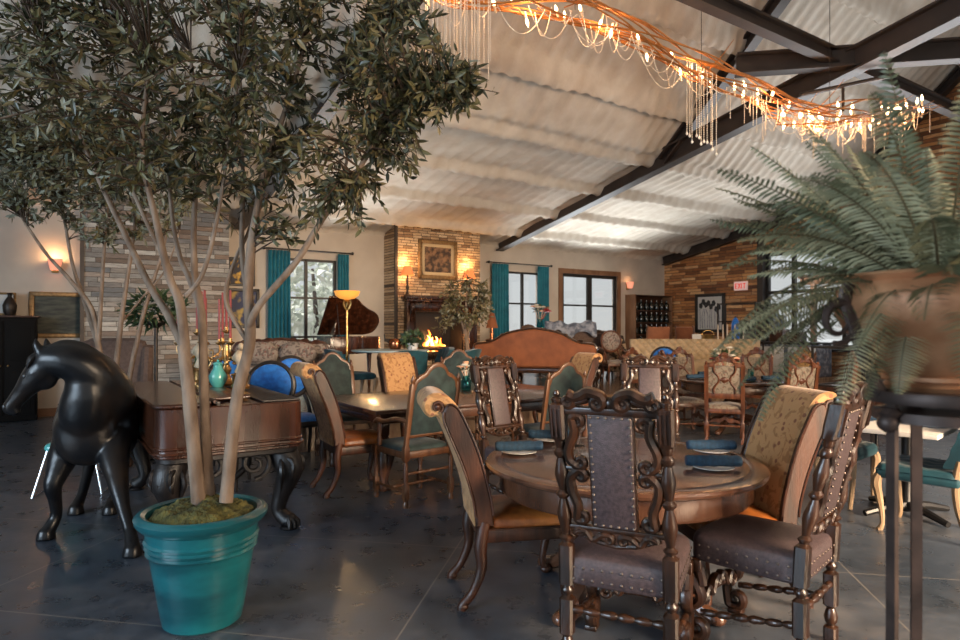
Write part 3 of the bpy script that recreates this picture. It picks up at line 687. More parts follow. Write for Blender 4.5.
# ---- red carved side chair: lyre strips over a floral panel, shell crest
def carved_chair(label, group, loc, rz, fabric='floral_cream', wd='red_oak', full=True):
    t = thing('carved_chair', label, 'chair', loc, rz, group); m = M[wd]
    def rk(z): return -.13 * max(0, z - .48) / .75
    w = .22
    for sx in (-1, 1):
        mb = MB(); mb.lathe([(.02, 0, .9), (.024, .05, .9), (.016, .07), (.024, .12), (.017, .17), (.024, .19, .95), (.024, .27, .95), (.017, .29), (.023, .36), (.025, .4, .95), (.025, .98, .95), (.029, .99, .95), (.029, 1.02, .95), (.018, 1.03), (.022, 1.05), (.004, 1.075)], (sx * w, 0, 0), 12, path=lambda z: (0, rk(z))); mb.build('back_post', m, t)
        mb = MB(); pts = bez([(sx * .21, .44, .43), (sx * .225, .47, .35), (sx * .215, .45, .2), (sx * .21, .44, .07), (sx * .212, .46, .02)], 4); mb.tube(pts, lerpr([.03, .035, .023, .018, .025], len(pts)), 8); mb.build('front_leg', m, t)
    mb = MB()                                                            # crest: ogee with shell
    top = [(-.21, 1.0), (-.2, 1.05), (-.16, 1.055), (-.12, 1.1), (-.1, 1.13), (-.055, 1.14), (-.045, 1.17), (0, 1.19), (.045, 1.17), (.055, 1.14), (.1, 1.13), (.12, 1.1), (.16, 1.055), (.2, 1.05), (.21, 1.0)]
    o = [(v.x, v.z) for v in bez([(a, 0, b) for a, b in top], 3)] + [(.15, .995), (.1, 1.05), (0, 1.075), (-.1, 1.05), (-.15, .995)]
    mb.prism(o, .04, 'y', (0, rk(1.07), 0), bev=.008)
    for k in range(7):
        a = R(20 + 140 * k / 6); mb.tube([(cos(a) * .012, rk(1.1) - .022, 1.095 + sin(a) * .01), (cos(a) * .05, rk(1.1) - .03, 1.11 + sin(a) * .055)], [.004, .009], 6)
        mb.tube([(cos(a) * .012, rk(1.1) + .022, 1.095 + sin(a) * .01), (cos(a) * .05, rk(1.1) + .026, 1.11 + sin(a) * .055)], [.004, .009], 6)
    for sx in (-1, 1):
        for y in (-.02, .02): s_scroll(mb, (sx * .17, 1.03), .022, R(90), sx * 1.2, (sx * .085, 1.1), .022, R(-90), sx * 1.2, [(sx * .15, 1.05), (sx * .11, 1.06)], lambda z, y=y: rk(z) + y, .009)
    mb.build('crest_rail', m, t)
    mb = MB(); mb.box((0, rk(.66), .62), (.42, .032, .07), rx=.17, bev=.006); mb.build('back_rail', m, t)
    mb = MB(); mb.box((0, rk(.83), .83), (.4, .02, .37), rx=.17, bev=.004); mb.build('back_panel', M[fabric], t)
    for sx in (-1, 1):
        mb = MB(); pts = bez([(sx * .13, rk(1.01), 1.02), (sx * .125, rk(.95), .94), (sx * .075, rk(.86), .87), (sx * .075, rk(.8), .8), (sx * .13, rk(.72), .72), (sx * .125, rk(.66), .65)], 5)
        mb.tube(pts, lerpr([.018, .016, .014, .014, .016, .018], len(pts)), 8, ex=1.8, up=(0, 1, 0)); mb.build('lyre_strip', m, t)
    mb = MB(); mb.box((0, rk(.835), .835), (.13, .05, .03), rx=.17, bev=.01); mb.ball((0, rk(.835), .835), .045, 10, 6, (1.1, .6, 1)); mb.build('cartouche', m, t)
    mb = MB(); mb.box((0, .22, .42), (.47, .48, .06), bev=.01); mb.build('seat_rail', m, t)
    mb = MB(); pad(mb, -.225, .225, .0, .465, .44, .48, .03); mb.build('seat', M[fabric], t)
    for a, b in (((-w, 0, .23), (w, 0, .23)), ((-w, 0, .16), (-.21, .44, .16)), ((w, 0, .16), (.21, .44, .16))):
        mb = MB(); turned_bar(mb, a, b, .015, 8, 4); mb.build('stretcher', m, t)
    mb = MB(); o = [(-.2, .2), (-.13, .22), (-.07, .2), (0, .25), (.07, .2), (.13, .22), (.2, .2), (.2, .24), (.1, .27), (.05, .265), (0, .31), (-.05, .265), (-.1, .27), (-.2, .24)]
    mb.prism(o, .026, 'y', (0, .44, 0), bev=.006); mb.build('carved_stretcher', m, t)
    return t

# ---- teal button tufted chair with pale oak cabriole legs
def tufted_chair(label, group, loc, rz, fabric='teal', wd='pale_oak', detail=True):
    t = thing('tufted_chair', label, 'chair', loc, rz, group); m = M[wd]
    def surf(u, v):
        x = (u - .5) * .54; y = v * .52 - .02; e = max(0, 1 - ((2 * u - 1) ** 8 + (2 * v - 1) ** 8)); z = .455 + .055 * e ** .35
        a, b = (x / .12), (y / .12); tf = (cos(pi * (a + b)) * cos(pi * (a - b)) + 1) / 2
        return (x, y, z - .014 * (1 - tf) * e)
    mb = MB(); mb.grid(surf, 36, 36); pts = []
    mb.box((0, .24, .425), (.535, .515, .075), bev=.025); mb.build('seat', M[fabric], t)
    def bk(u, v, off):
        a = (u - .5) * 2; x = a * .25; z = .52 + v * .4 * (1 - .1 * a * a); y = -.02 - .13 * v + .06 * a * a + off
        tf = (cos(pi * (x / .11 + z / .11)) * cos(pi * (x / .11 - z / .11)) + 1) / 2
        return (x, y + (.014 * tf if off > 0 else -.01), z)
    mb = MB(); n = 22
    g = [[[mb.pt(bk(i / n, j / n, o)) for j in range(n + 1)] for i in range(n + 1)] for o in (.035, -.035)]
    for q in g:
        for i in range(n):
            for j in range(n): mb.face(q[i][j], q[i + 1][j], q[i + 1][j + 1], q[i][j + 1])
    for i in range(n):
        for j in (0, n): mb.face(g[0][i][j], g[0][i + 1][j], g[1][i + 1][j], g[1][i][j])
        for j in (0, n): mb.face(g[0][j][i], g[0][j][i + 1], g[1][j][i + 1], g[1][j][i])
    mb.build('backrest', M[fabric], t)
    for sx in (-1, 1):
        mb = MB(); pts = bez([(sx * .235, -.01, .58), (sx * .235, .01, .44), (sx * .235, .0, .25), (sx * .235, -.07, .0)], 5); mb.tube(pts, lerpr([.02, .026, .022, .018], len(pts)), 8); mb.build('rear_leg', m, t)
        mb = MB(); pts = bez([(sx * .235, .47, .42), (sx * .25, .49, .35), (sx * .235, .465, .18), (sx * .235, .455, .06), (sx * .24, .475, .0)], 5); mb.tube(pts, lerpr([.03, .036, .022, .017, .024], len(pts)), 8); mb.build('front_leg', m, t)
    return t

# ---- royal blue medallion chair
def medallion_chair(label, group, loc, rz, fabric='royal', wd='black_wood', arms=False):
    t = thing('medallion_chair', label, 'chair', loc, rz, group); m = M[wd]
    c = .92; r = .225
    mb = MB(); ring = [(cos(a) * r, -.06 - .12 * (sin(a) * r + .2), c + sin(a) * r * 1.02) for a in [2 * pi * k / 32 for k in range(33)]]
    mb.tube(ring, .028, 8, cap=False); mb.build('back_frame', m, t)
    mb = MB(); mb.ball((0, -.085, c), r, 24, 12, (.97, .2, .98)); mb.build('back_pad', M[fabric], t)
    for sx in (-1, 1):
        mb = MB(); pts = bez([(sx * .14, -.07, .73), (sx * .18, -.02, .6), (sx * .2, .0, .45), (sx * .2, .0, .25), (sx * .2, -.06, 0)], 4); mb.tube(pts, lerpr([.02, .022, .026, .02, .016], len(pts)), 8); mb.build('rear_leg', m, t)
        mb = MB(); mb.lathe([(.014, 0), (.018, .05), (.026, .36), (.03, .38, .9), (.03, .45, .9)], (sx * .2, .42, 0), 10); mb.build('front_leg', m, t)
        if arms:
            mb = MB(); pts = bez([(sx * .21, -.08, .82), (sx * .26, .08, .7), (sx * .26, .28, .68), (sx * .25, .36, .62), (sx * .23, .36, .46)], 4); mb.tube(pts, .018, 8); mb.build('arm', m, t)
    mb = MB(); mb.box((0, .21, .415), (.46, .48, .07), bev=.02); mb.build('seat_rail', m, t)
    mb = MB(); pad(mb, -.22, .22, .0, .44, .44, .48, .04); mb.build('seat', M[fabric], t)
    return t

# ---- tables
def round_table(label, loc, r, h=.76, wd='table_wood', apron=.12):
    t = thing('round_table', label, 'table', loc); m = M[wd]
    mb = MB(); mb.lathe([(.01, h - .045), (r - .05, h - .045), (r - .02, h - .04), (r, h - .03), (r + .004, h - .018), (r - .003, h - .006), (r - .02, h), (r - .09, h), (r - .095, h - .002), (r - .1, h), (.01, h)], n=96); mb.build('table_top', m, t)
    mb = MB(); mb.lathe([(r - .1, h - .045 - apron), (r - .085, h - .045 - apron), (r - .075, h - .03 - apron), (r - .08, h - .06), (r - .06, h - .045)], n=96); mb.build('apron', m, t)
    mb = MB(); mb.lathe([(.2, .12), (.22, .16), (.12, .2), (.1, .26), (.16, .33), (.17, .42), (.1, .5), (.08, .56), (.14, .62), (.3, h - .05)], n=28); pd = mb.build('pedestal', m, t)
    for k in range(4):
        a = pi / 4 + k * pi / 2; mb = MB(); d = Vector((cos(a), sin(a), 0))
        pts = bez([d * .1 + Vector((0, 0, .22)), d * .3 + Vector((0, 0, .18)), d * .45 + Vector((0, 0, .07)), d * .55 + Vector((0, 0, .035))], 5)
        mb.tube(pts, lerpr([.05, .055, .04, .04], len(pts)), 8); mb.ball(d * .56 + Vector((0, 0, .035)), .045, 10, 6, (1, 1, .8)); mb.build('foot', m, pd)
    return t
# ================================================================ the near table, its chairs and its settings
TC = Vector((.8, 3.62, 0))
round_table('large round pedestal table laid with navy napkin rolls in the foreground', TC, .765)
def chair_at(fn, label, rear, d, group, **k): return fn(label, group, (rear[0], rear[1], rear[2] if len(rear) > 2 else 0), face_dir(*d), **k)
def again(src, label, rear, d, group=None, scale=None): return dup(src, (rear[0], rear[1], rear[2] if len(rear) > 2 else 0), face_dir(*d), label, group, scale)
G1 = 'dark carved throne chairs around the near round table'; G2 = 'scroll back chairs'
thr = chair_at(throne_chair, 'dark carved throne chair with its nailed leather back turned to the camera', (.578, 2.69), (.41, .91), G1)
again(thr, 'dark carved throne chair seen side-on, its brown leather seat toward the camera', (1.525, 2.9), (-.72, .69))
thr2 = chair_at(throne_chair, 'dark carved throne chair behind the left rim of the near round table', (.21, 5.45), (.62, -.75), G1, nails=False)
again(thr2, 'dark carved throne chair facing the camera across the near round table', (1.46, 5.5), (-.22, -1))
scr = chair_at(scroll_chair, 'scroll back chair with glossy brown leather seat at the left of the near round table', (-.03, 3.62), (.985, .17), G2)
again(scr, 'scroll back chair with tan patterned front, pushed against the right of the near round table', (1.62, 3.62), (-.985, -.12))

M['water'] = M['glass']
def napkin_plate(place, ang, which, z=.76, g=('white plates on the near round table', 'navy napkin rolls on the near round table'), r=.105, pm='plate'):
    mb = MB(); mb.lathe([(.01, .001), (r * .6, .001), (r * .66, .004), (r, .013), (r, .016), (r * .64, .008), (.01, .007)], n=36)
    o = mb.build('plate', M[pm]); o.location = (place[0], place[1], z); tag(o, ('white' if pm == 'plate' else 'dark') + ' plate ' + which, 'plate', g[0])
    mb = MB()
    prof = []
    n = 14; N_ = 22
    rings = []
    for i in range(N_ + 1):
        x = -.14 + .28 * i / N_; ring = []
        rr = .031 * (1 + .05 * sin(i * 1.3)); e = .85 if i in (0, N_) else 1
        for k in range(n):
            a = 2 * pi * k / n; q = rr * e * (1 + .07 * sin(3 * a + i * .25))
            ring.append(mb.pt((x, cos(a) * q * 1.15, max(sin(a) * q * .95, -.026) + .027)))
        rings.append(ring)
    for a, b in zip(rings, rings[1:]): mb.bridge(a, b)
    mb.face(*reversed(rings[0])); mb.face(*rings[-1])
    mb.tube([(-.12, .03, .045), (0, .036, .04), (.138, .03, .043)], .006, 5)
    o = mb.build('napkin', M['navy']); o.location = (place[0], place[1], z + .0155); o.rotation_euler = (0, 0, ang); tag(o, 'navy napkin roll ' + which, 'napkin', g[1])
napkin_plate((.23, 3.78), .05, 'at the left rim of the near round table')
napkin_plate((.46, 4.2), -.12, 'at the far left of the near round table')
napkin_plate((1.225, 3.36), -.12, 'at the right rim of the near round table, closer to the camera')
napkin_plate((1.38, 3.82), -.08, 'at the right rim of the near round table, farther from the camera')
def goblet(p, label, g, s=1.0):
    t = thing('goblet', label, 'glass', p, 0, g)
    mb = MB(); mb.lathe([(.036 * s, 0), (.036 * s, .004 * s), (.008 * s, .01 * s), (.006 * s, .06 * s), (.012 * s, .068 * s)], n=20); mb.build('stem', M['clear'], t)
    mb = MB(); mb.lathe([(.012 * s, .068 * s), (.036 * s, .09 * s), (.042 * s, .125 * s), (.036 * s, .165 * s), (.034 * s, .165 * s), (.04 * s, .125 * s), (.033 * s, .093 * s), (.01 * s, .072 * s)], n=24); mb.build('bowl', M['clear'], t)
M['clear'] = mat('clear', (1, 1, 1), .03); M['clear'].node_tree.nodes['Principled BSDF'].inputs['Transmission Weight'].default_value = 1; M['clear'].node_tree.nodes['Principled BSDF'].inputs['IOR'].default_value = 1.35
goblet((.62, 4.02, .76), 'clear goblet on the near round table, seen left of the leather chair back', 'goblets on the near round table', 1.15)
goblet((1.1, 3.98, .76), 'clear goblet on the near round table, seen right of the leather chair back', 'goblets on the near round table', 1.15)
goblet((.73, 3.72, .76), 'clear goblet at the middle of the near round table, behind the chair back', 'goblets on the near round table', 1.1)
# ================================================================ the square grand piano, mid tables and chairs
# raised floor along the back wall
M['boards'] = strip_mat('boards', 1.6, .13, [(.12, .07, .045), (.2, .12, .075), (.16, .1, .06)], .002, .2, .3)
def boards_mat():
    m = mat('raised_boards', (.14, .085, .055), .22, noise_s=5, col2=(.24, .16, .1), stretch=(.3, 4, 1)); return m
PLAT = .4
mb = MB(); bbox(mb, .02, 13.3, 0.03, 5.5, .0, PLAT); 
struct(mb, 'floor_raised', boards_mat(), smooth=False)

# ---- square grand piano
def square_piano():
    p0 = bl(0, 0); A = Vector((-2.13, 4.2, 0)); t = thing('square_grand_piano', 'long mahogany square piano with rounded corners and carved black legs beside the horse', 'piano', A, A_B)
    L, Wd = 2.15, 1.0                                    # local x = short side (along U), y = long side
    def rr(x0, y0, x1, y1, r, n=6):
        o = []
        for cx, cy, a0 in ((x1 - r, y0 + r, -90), (x1 - r, y1 - r, 0), (x0 + r, y1 - r, 90), (x0 + r, y0 + r, 180)):
            for k in range(n + 1): a = R(a0 + 90 * k / n); o.append((cx + r * cos(a), cy + r * sin(a)))
        return o
    mb = MB(); mb.prism(rr(0, 0, Wd, L, .12), .34, 'z', (0, 0, .79), bev=.008); bd = mb.build('body', M['mahogany'], t)
    for z, e in ((.69, .012), (.655, .02)):
        mb = MB(); mb.prism(rr(-e, -e, Wd + e, L + e, .13), .022, 'z', (0, 0, z), bev=.008); mb.build('moulding', M['mahogany'], bd)
    mb = MB(); mb.prism(rr(.02, .02, Wd - .02, L - .02, .11), .06, 'z', (0, 0, .61), bev=.01); mb.build('lower_frame', M['black_wood'], bd)
    # folding lid: the left strip lies closed, the rest is open over the key well
    mb = MB(); mb.prism(rr(-.02, -.02, .36, L + .02, .1), .03, 'z', (0, 0, .977), bev=.01); mb.build('lid', M['mahogany'], t)
    mb = MB(); mb.box((.52, L / 2 + .1, .985), (.3, L - .3, .022), bev=.008); mb.build('folded_lid', M['mahogany'], t)
    mb = MB(); mb.box((.84, L / 2, .968), (.28, L - .1, .012), bev=.003); mb.box((.40, L / 2, .972), (.03, L - .1, .03), bev=.004); mb.build('music_ledge', M['black_wood'], t)
    mb = MB(); mb.tube([(.38, .06, .985), (.38, L - .06, .985)], .012, 8); mb.build('lid_hinge', M['walnut'], t)
    for x, y in ((.14, .16), (Wd - .14, .16), (.14, L - .16), (Wd - .14, L - .16)):
        sx = -1 if x < .5 else 1; sy = -1 if y < 1 else 1; d = Vector((sx, sy, 0)).normalized()
        mb = MB(); c = Vector((x, y, 0))
        pts = bez([c + Vector((0, 0, .6)), c + d * .06 + Vector((0, 0, .5)), c + d * .075 + Vector((0, 0, .42)), c + d * .01 + Vector((0, 0, .25)), c - d * .01 + Vector((0, 0, .13)), c + d * .06 + Vector((0, 0, .06))], 6)
        mb.tube(pts, lerpr([.1, .105, .095, .062, .052, .06], len(pts)), 14)
        mb.ball(c + d * .075 + Vector((0, 0, .06)), .06, 12, 8, (1, 1, .95))
        n = d.cross(Vector((0, 0, 1)))
        for k in (-1, 1):
            v = [c + d * (.1 + .055 * cos(a) * (1 - f * .8)) + n * (.07 * k) + Vector((0, 0, .49 + .06 * sin(a) * (1 - f * .8))) for f, a in [(i / 20, R(-60) + i / 20 * 2.6 * pi) for i in range(21)]]
            mb.tube(v, lerpr([.02, .018, .01], 21), 6)
        for k in range(5):
            a = (k - 2) * .5; q = d * cos(a) + n * sin(a)
            mb.tube(bez([c + q * .1 + Vector((0, 0, .54)), c + q * .16 + Vector((0, 0, .45)), c + q * .11 + Vector((0, 0, .36)), c + q * .055 + Vector((0, 0, .25))], 4), [.014, .016, .018, .018, .018, .018, .016, .014, .012, .01, .009, .008, .006], 6)
            mb.tube([c + d * .06 + q * .03 + Vector((0, 0, .1)), c + d * .07 + q * .07 + Vector((0, 0, .05)), c + d * .07 + q * .075 + Vector((0, 0, .015))], [.014, .018, .014], 6)
        mb.lathe([(.065, 0), (.07, .01), (.06, .022)], tuple(c + d * .075), 14)
        mb.build('carved_leg', M['black_wood'], t)
    # lyre with pedals and carved under-apron
    mb = MB()
    for sx in (-1, 1):
        v = [(Wd / 2 + sx * .16, .45 + 0, .58), (Wd / 2 + sx * .2, .45, .45), (Wd / 2 + sx * .06, .45, .3), (Wd / 2 + sx * .12, .45, .14)]
        mb.tube(bez(v, 6), .025, 8)
    mb.box((Wd / 2, .45, .12), (.36, .12, .05), bev=.01); mb.lathe([(.05, 0), (.06, .02), (.03, .06), (.045, .1)], (Wd / 2, .45, 0), 12); mb.build('pedal_lyre', M['black_wood'], t)
    mb = MB()
    for k in range(2):
        c0 = (.36 + .3 * k, .54); v = volute((0, 0), .12, R(-90), 1.5 * (1 if k else -1), 24, .2)
        mb.tube([(c0[0] + a, .1, c0[1] + b - .02) for a, b in v], lerpr([.02, .02, .012], len(v)), 6)
    mb.build('apron_scroll', M['black_wood'], t)
    return t
square_piano()

# ---- rectangular table and its chairs
T2 = Vector((-.93, 5.7, 0))
def rect_table():
    t = thing('dining_table', 'long rectangular brown dining table ringed by green and tan chairs', 'table', T2, A_B); a, b = 2.8, 1.55
    mb = MB(); mb.box((a / 2, b / 2, .74), (a, b, .04), bev=.014); mb.build('table_top', M['table_wood'], t)
    mb = MB(); mb.box((a / 2, b / 2, .67), (a - .16, b - .16, .1), bev=.01); mb.build('apron', M['table_wood'], t)
    for x in (.14, a - .14):
        for y in (.14, b - .14):
            mb = MB(); mb.lathe([(.035, 0), (.045, .05), (.028, .09), (.05, .2), (.055, .3), (.03, .44), (.045, .5), (.05, .52, .9), (.05, .64, .9)], (x, y, 0), 16); mb.build('leg', M['table_wood'], t)
rect_table()
def t2(u, v): p = T2 + U * u + V * v; return (p.x, p.y)
du, dv = (U.x, U.y), (V.x, V.y); mu, mv = (-U.x, -U.y), (-V.x, -V.y)
G3 = 'green velvet chairs at the rectangular table'
chair_at(arched_chair, 'green velvet armchair with arched oak crest, its back to the camera behind the scroll chair', (-.44, 5.48), (-.64, .76), G3, arms=True)
arc = chair_at(arched_chair, 'green velvet arched chair across the rectangular table, just left of the tan chair back', t2(.42, 2.05), mv, G3)
again(arc, 'green velvet arched chair at the far side of the rectangular table, behind the flower jar', t2(2.15, 2.05), (.1, -1))
again(arc, 'dark green arched chair, back to the camera, right of the carved leather panel chair', (.8, 6.43), dv, scale=(1, 1, .96))
again(scr, 'tan scroll back chair at the left end of the rectangular table, seen from behind', (-1.37, 5.85), (.87, .5), scale=(1, 1, 1.03))
again(scr, 'tan scroll back chair facing the camera at the far side of the rectangular table', t2(1.32, 2.1), mv, scale=(1, 1, 1.02))
again(scr, 'tan scroll back chair at the right end of the rectangular table, before the rust settee', (1.3, 8.75), (-.8, -.45))
# flower jar
M['blush'] = mat('blush', (.6, .26, .14), .7, noise_s=30, col2=(.75, .5, .35)); M['leaf'] = mat('leaf', (.02, .045, .018), .5, noise_s=9, col2=(.05, .085, .035))
M['petal_white'] = mat('petal_white', (.6, .56, .48), .7)
def bouquet(par, c, r, n, ms, seed, rs=.3):
    q = random.Random(seed)
    for k in range(n):
        a = q.uniform(0, 2 * pi); b = q.uniform(0, 1); p = Vector(c) + Vector((cos(a) * r * sqrt(b), sin(a) * r * sqrt(b), r * q.uniform(-.1, .9)))
        mb = MB(); s = r * rs * q.uniform(.8, 1.25)
        for ring in range(3):
            for j in range(6):
                aa = 2 * pi * j / 6 + ring * .5; d = Vector((cos(aa), sin(aa), .3 + .5 * ring)).normalized()
                mb.ball(p + d * s * (.75 - .22 * ring), s * .5, 6, 4, (1, 1, .6))
        mb.tube([p, Vector(c) + Vector((0, 0, -r * 1.2))], .004, 5)
        mb.build('flower', M[ms[k % len(ms)]], par)
    mb = MB()
    for k in range(n * 3):
        a = q.uniform(0, 2 * pi); d = Vector((cos(a), sin(a), q.uniform(-.1, .8))); p = Vector(c) + d * r * .35; e = Vector(c) + d * r * 1.15
        s = Vector((-d.y, d.x, 0)).normalized() * r * .16; m_ = p.lerp(e, .5) + Vector((0, 0, r * .1))
        mb.face(mb.pt(p), mb.pt(m_ + s), mb.pt(e), mb.pt(m_ - s))
    mb.build('foliage', M['leaf'], par, smooth=False, fix=False)
v = at(466, 389, 7.55); v.z = .76
t = thing('flower_jar', 'blue glass jar of peach flowers on the rectangular table', 'vase', v)
mb = MB(); mb.lathe([(.05, 0), (.065, .02), (.065, .13), (.04, .16), (.045, .18), (.04, .18), (.036, .16), (.058, .13), (.058, .03)], n=20); mb.build('jar', M['blue_glass'], t)
bouquet(t, (0, 0, .24), .1, 9, ('blush', 'petal_white'), 3)

# ---- far round table with red carved chairs
T3 = Vector((3.72, 9.35, 0))
round_table('brown round table with dark place settings among red carved chairs', T3, .82)
G4 = 'red carved chairs around the far round table'
car = chair_at(carved_chair, 'red carved chair with pale floral back, standing full length before the far round table', (3.17, 8.3), (.36, .93), G4)
again(car, 'red carved chair seen from behind, rising over the tan patterned chair back', (4.02, 8.1), (-.3, .95))
again(car, 'red carved chair facing the camera beyond the far round table, left of centre', (3.4, 10.75), (.2, -1))
again(car, 'red carved chair beyond the far round table, right of the floral crest', (4.55, 10.55), (-.5, -.85))
again(car, 'red carved chair beyond the far round table, its crest beside the blue chair', (2.58, 10.55), (.55, -.83))
again(car, 'red carved chair at the left of the far round table, its brown seat just visible', (2.7, 9.15), (1, .1))
again(car, 'red carved chair at the right of the far round table, partly behind the urn', (4.95, 8.7), (-.95, .3))
g = ('dark plates on the far round table', 'navy napkin rolls on the far round table')
for p, a, wh in (((3.12, 9.25), .1, 'at the left of the far round table'), ((4.1, 9.0), .05, 'at the right of the far round table'), ((3.5, 9.85), 0., 'at the far left edge of the far round table'), ((3.65, 8.8), .1, 'at the near edge of the far round table')): napkin_plate(p, a, wh, .76, g, .15, 'black')
mb = MB(); mb.lathe([(.035, 0), (.04, .01), (.04, .16), (.036, .16), (.036, .012)], n=18); o = mb.build('tumbler', M['blue_glass']); o.location = (3.83, 9.05, .76); tag(o, 'blue green glass tumbler on the far round table', 'glass')
t = thing('floral_centrepiece', 'floral arrangement in the middle of the far round table', 'flowers', (3.62, 9.45, .76))
mb = MB(); mb.lathe([(.06, 0), (.09, .06), (.07, .14), (.05, .16)], n=16); mb.build('bowl', M['brass'], t)
M['red'] = mat('red', (.3, .02, .02), .6)
bouquet(t, (0, 0, .26), .2, 12, ('blush', 'petal_white', 'red'), 8, .24)

# ---- white table and teal chairs on the right
WT = Vector((3.14, 4.39, 0)); wa = math.atan2(.68, .73)
t = thing('white_table', 'white topped table with a black base between the teal tufted chairs', 'table', WT, wa)
mb = MB(); mb.box((.75, .36, .745), (1.5, .72, .035), bev=.005); mb.build('table_top', M['white'], t)
mb = MB(); mb.lathe([(.05, .03), (.05, .08), (.038, .1), (.038, .7), (.2, .715), (.2, .727)], (.75, .36, 0), 20); pd = mb.build('pedestal', M['black'], t)
for k in range(4):
    a = pi / 4 + k * pi / 2 + .2; mb = MB(); d = Vector((cos(a), sin(a), 0)); c = Vector((.75, .36, 0))
    mb.tube([c + Vector((0, 0, .075)), c + d * .2 + Vector((0, 0, .06)), c + d * .38 + Vector((0, 0, .025))], [.04, .032, .024], 8); mb.build('foot', M['black'], pd)
G5 = 'teal tufted chairs by the white table'
tuf = chair_at(tufted_chair, 'teal tufted chair at the right edge, its pale oak rear leg toward the camera', (3.47, 4.58), (-.68, .73), G5)
again(tuf, 'teal tufted chair left of the white table, its seat showing behind the side-on throne chair', (2.95, 5.5), (.76, .65))
def wt(x, y, z=.7625): p = WT + Vector((.73, .68, 0)) * x + Vector((-.68, .73, 0)) * y; return (p.x, p.y, z)
napk = ('white plates on the white table', 'navy napkins on the white table')
for p, a, wh in ((wt(.45, .12), -.6, 'at the near corner of the white table'), (wt(.3, .58), -.2, 'at the left corner of the white table'), (wt(1.2, .2), .9, 'at the right end of the white table')): napkin_plate(p, a, wh, .7625, napk)
t = thing('flower_pot', 'small red flower pot on the white table behind the urn stand', 'flowers', wt(.95, .5))
mb = MB(); mb.lathe([(.035, 0), (.045, .07), (.038, .07)], n=16); mb.build('pot', M['plate'], t); bouquet(t, (0, 0, .1), .05, 6, ('red',), 4)
for k, (x, y) in enumerate(((.78, .45), (.86, .36))):
    mb = MB(); mb.lathe([(.025, 0), (.035, .03), (.036, .08), (.032, .08), (.03, .01)], n=16); o = mb.build('cup', M['plate']); o.location = wt(x, y); tag(o, 'white cup on the white table, ' + ('beside the red flower pot' if k == 0 else 'nearer the blue jar'), 'cup', 'white cups on the white table')
mb = MB(); mb.lathe([(.04, 0), (.055, .03), (.055, .09), (.03, .12), (.034, .13), (.028, .13), (.025, .12), (.048, .09), (.048, .03)], n=18); o = mb.build('jar', M['blue_glass']); o.location = wt(.75, .22); tag(o, 'pale blue glass jar on the white table', 'jar')
# black chair beyond
def black_chair(label, loc, rz):
    t = thing('black_chair', label, 'chair', loc, rz)
    for sx in (-1, 1):
        mb = MB(); mb.lathe([(.018, 0), (.02, .45, .9), (.02, .9, .9), (.024, 1.0), (.012, 1.02)], (sx * .2, 0, 0), 10, path=lambda z: (0, -.1 * max(0, z - .45) / .55)); mb.build('rear_leg', M['black_wood'], t)
        mb = MB(); mb.lathe([(.016, 0), (.022, .42)], (sx * .2, .42, 0), 10); mb.build('front_leg', M['black_wood'], t)
    for z in (.62, .76, .94): mb = MB(); mb.box((0, -.1 * (z - .45) / .55, z), (.4, .022, .06 if z > .9 else .035), bev=.006); mb.build('back_slat', M['black_wood'], t)
    mb = MB(); pad(mb, -.22, .22, -.02, .44, .41, .45, .02); mb.build('seat', M['black'], t)
black_chair('black ladder back chair standing beyond the white table', (4.28, 6.6, 0), face_dir(.6, .8))
# blue medallion chairs
G6 = 'royal blue medallion chairs'
med = chair_at(medallion_chair, 'royal blue round back chair with black frame at the far end of the square piano', (-2.08, 6.3), (.1, -1), G6)
again(med, 'royal blue medallion chair left of the torchiere, behind the tan chair roll', (-2.2, 7.55), (.5, -.8))
again(med, 'royal blue medallion chair half hidden by the pale tree trunk', (-2.75, 7.1), (.9, -.5))
again(med, 'royal blue medallion chair beyond the far round table, before the tufted banquette', (3.25, 11.3), (-.3, -1))
# ================================================================ along the back wall, on the raised floor
BZ = lambda t, s, z=PLAT: bl(t, s, z)
RB = A_B + pi                                    # facing away from the back wall
# curtains: pleated cloth, two per window, with rod
def curtain(t0, t1, ztop, label, z0=PLAT + .03):
    mb = MB(); n = 60; w = t1 - t0; folds = max(4, round(abs(w) / .085))
    def f(u, v):
        sp = 1 + .12 * (1 - v) ** 2
        s = .12 + .035 * sin(u * folds * 2 * pi + .6 * sin(v * 2)) * (.6 + .4 * (1 - v)) ; t = (t0 + t1) / 2 + (u - .5) * w * (.92 * sp)
        return bl(t, s, z0 + v * (ztop - z0))
    mb.grid(f, folds * 10, 10); o = mb.build('curtain', M['curtain'], ang=80, fix=False)
    sol = o.modifiers.new('thickness', 'SOLIDIFY'); sol.thickness = .006
    return tag(o, label, 'curtain', 'teal curtains at the tall windows')
def rod(t0, t1, z, label):
    t = thing('curtain_rod', label, 'curtain rod', bl((t0 + t1) / 2, .12, z)); c = bl((t0 + t1) / 2, .12, z)
    mb = MB(); mb.tube([bl(t0, .12, z) - c, bl(t1, .12, z) - c], .014, 8); mb.build('rod', M['frame_dark'], t)
    for k in (t0, t1): mb = MB(); mb.ball(bl(k, .12, z) - c, .035, 10, 6); mb.build('finial', M['frame_dark'], t); mb = MB(); mb.tube([bl(k, .12, z) - c, bl(k, .0, z) - c], .01, 6); mb.build('bracket', M['frame_dark'], t)
tc = [t_at(x, .12) for x in (267, 291, 337, 349, 491, 509, 537, 549)]
curtain(tc[1], tc[0], 3.07, 'teal curtain at the left side of the window behind the piano')
curtain(tc[3], tc[2], 3.07, 'teal curtain at the right side of the window behind the piano')
curtain(tc[5], tc[4], 3.1, 'teal curtain right of the fireplace, left side of its window')
curtain(tc[7], tc[6], 3.1, 'teal curtain between the narrow window and the terrace door')
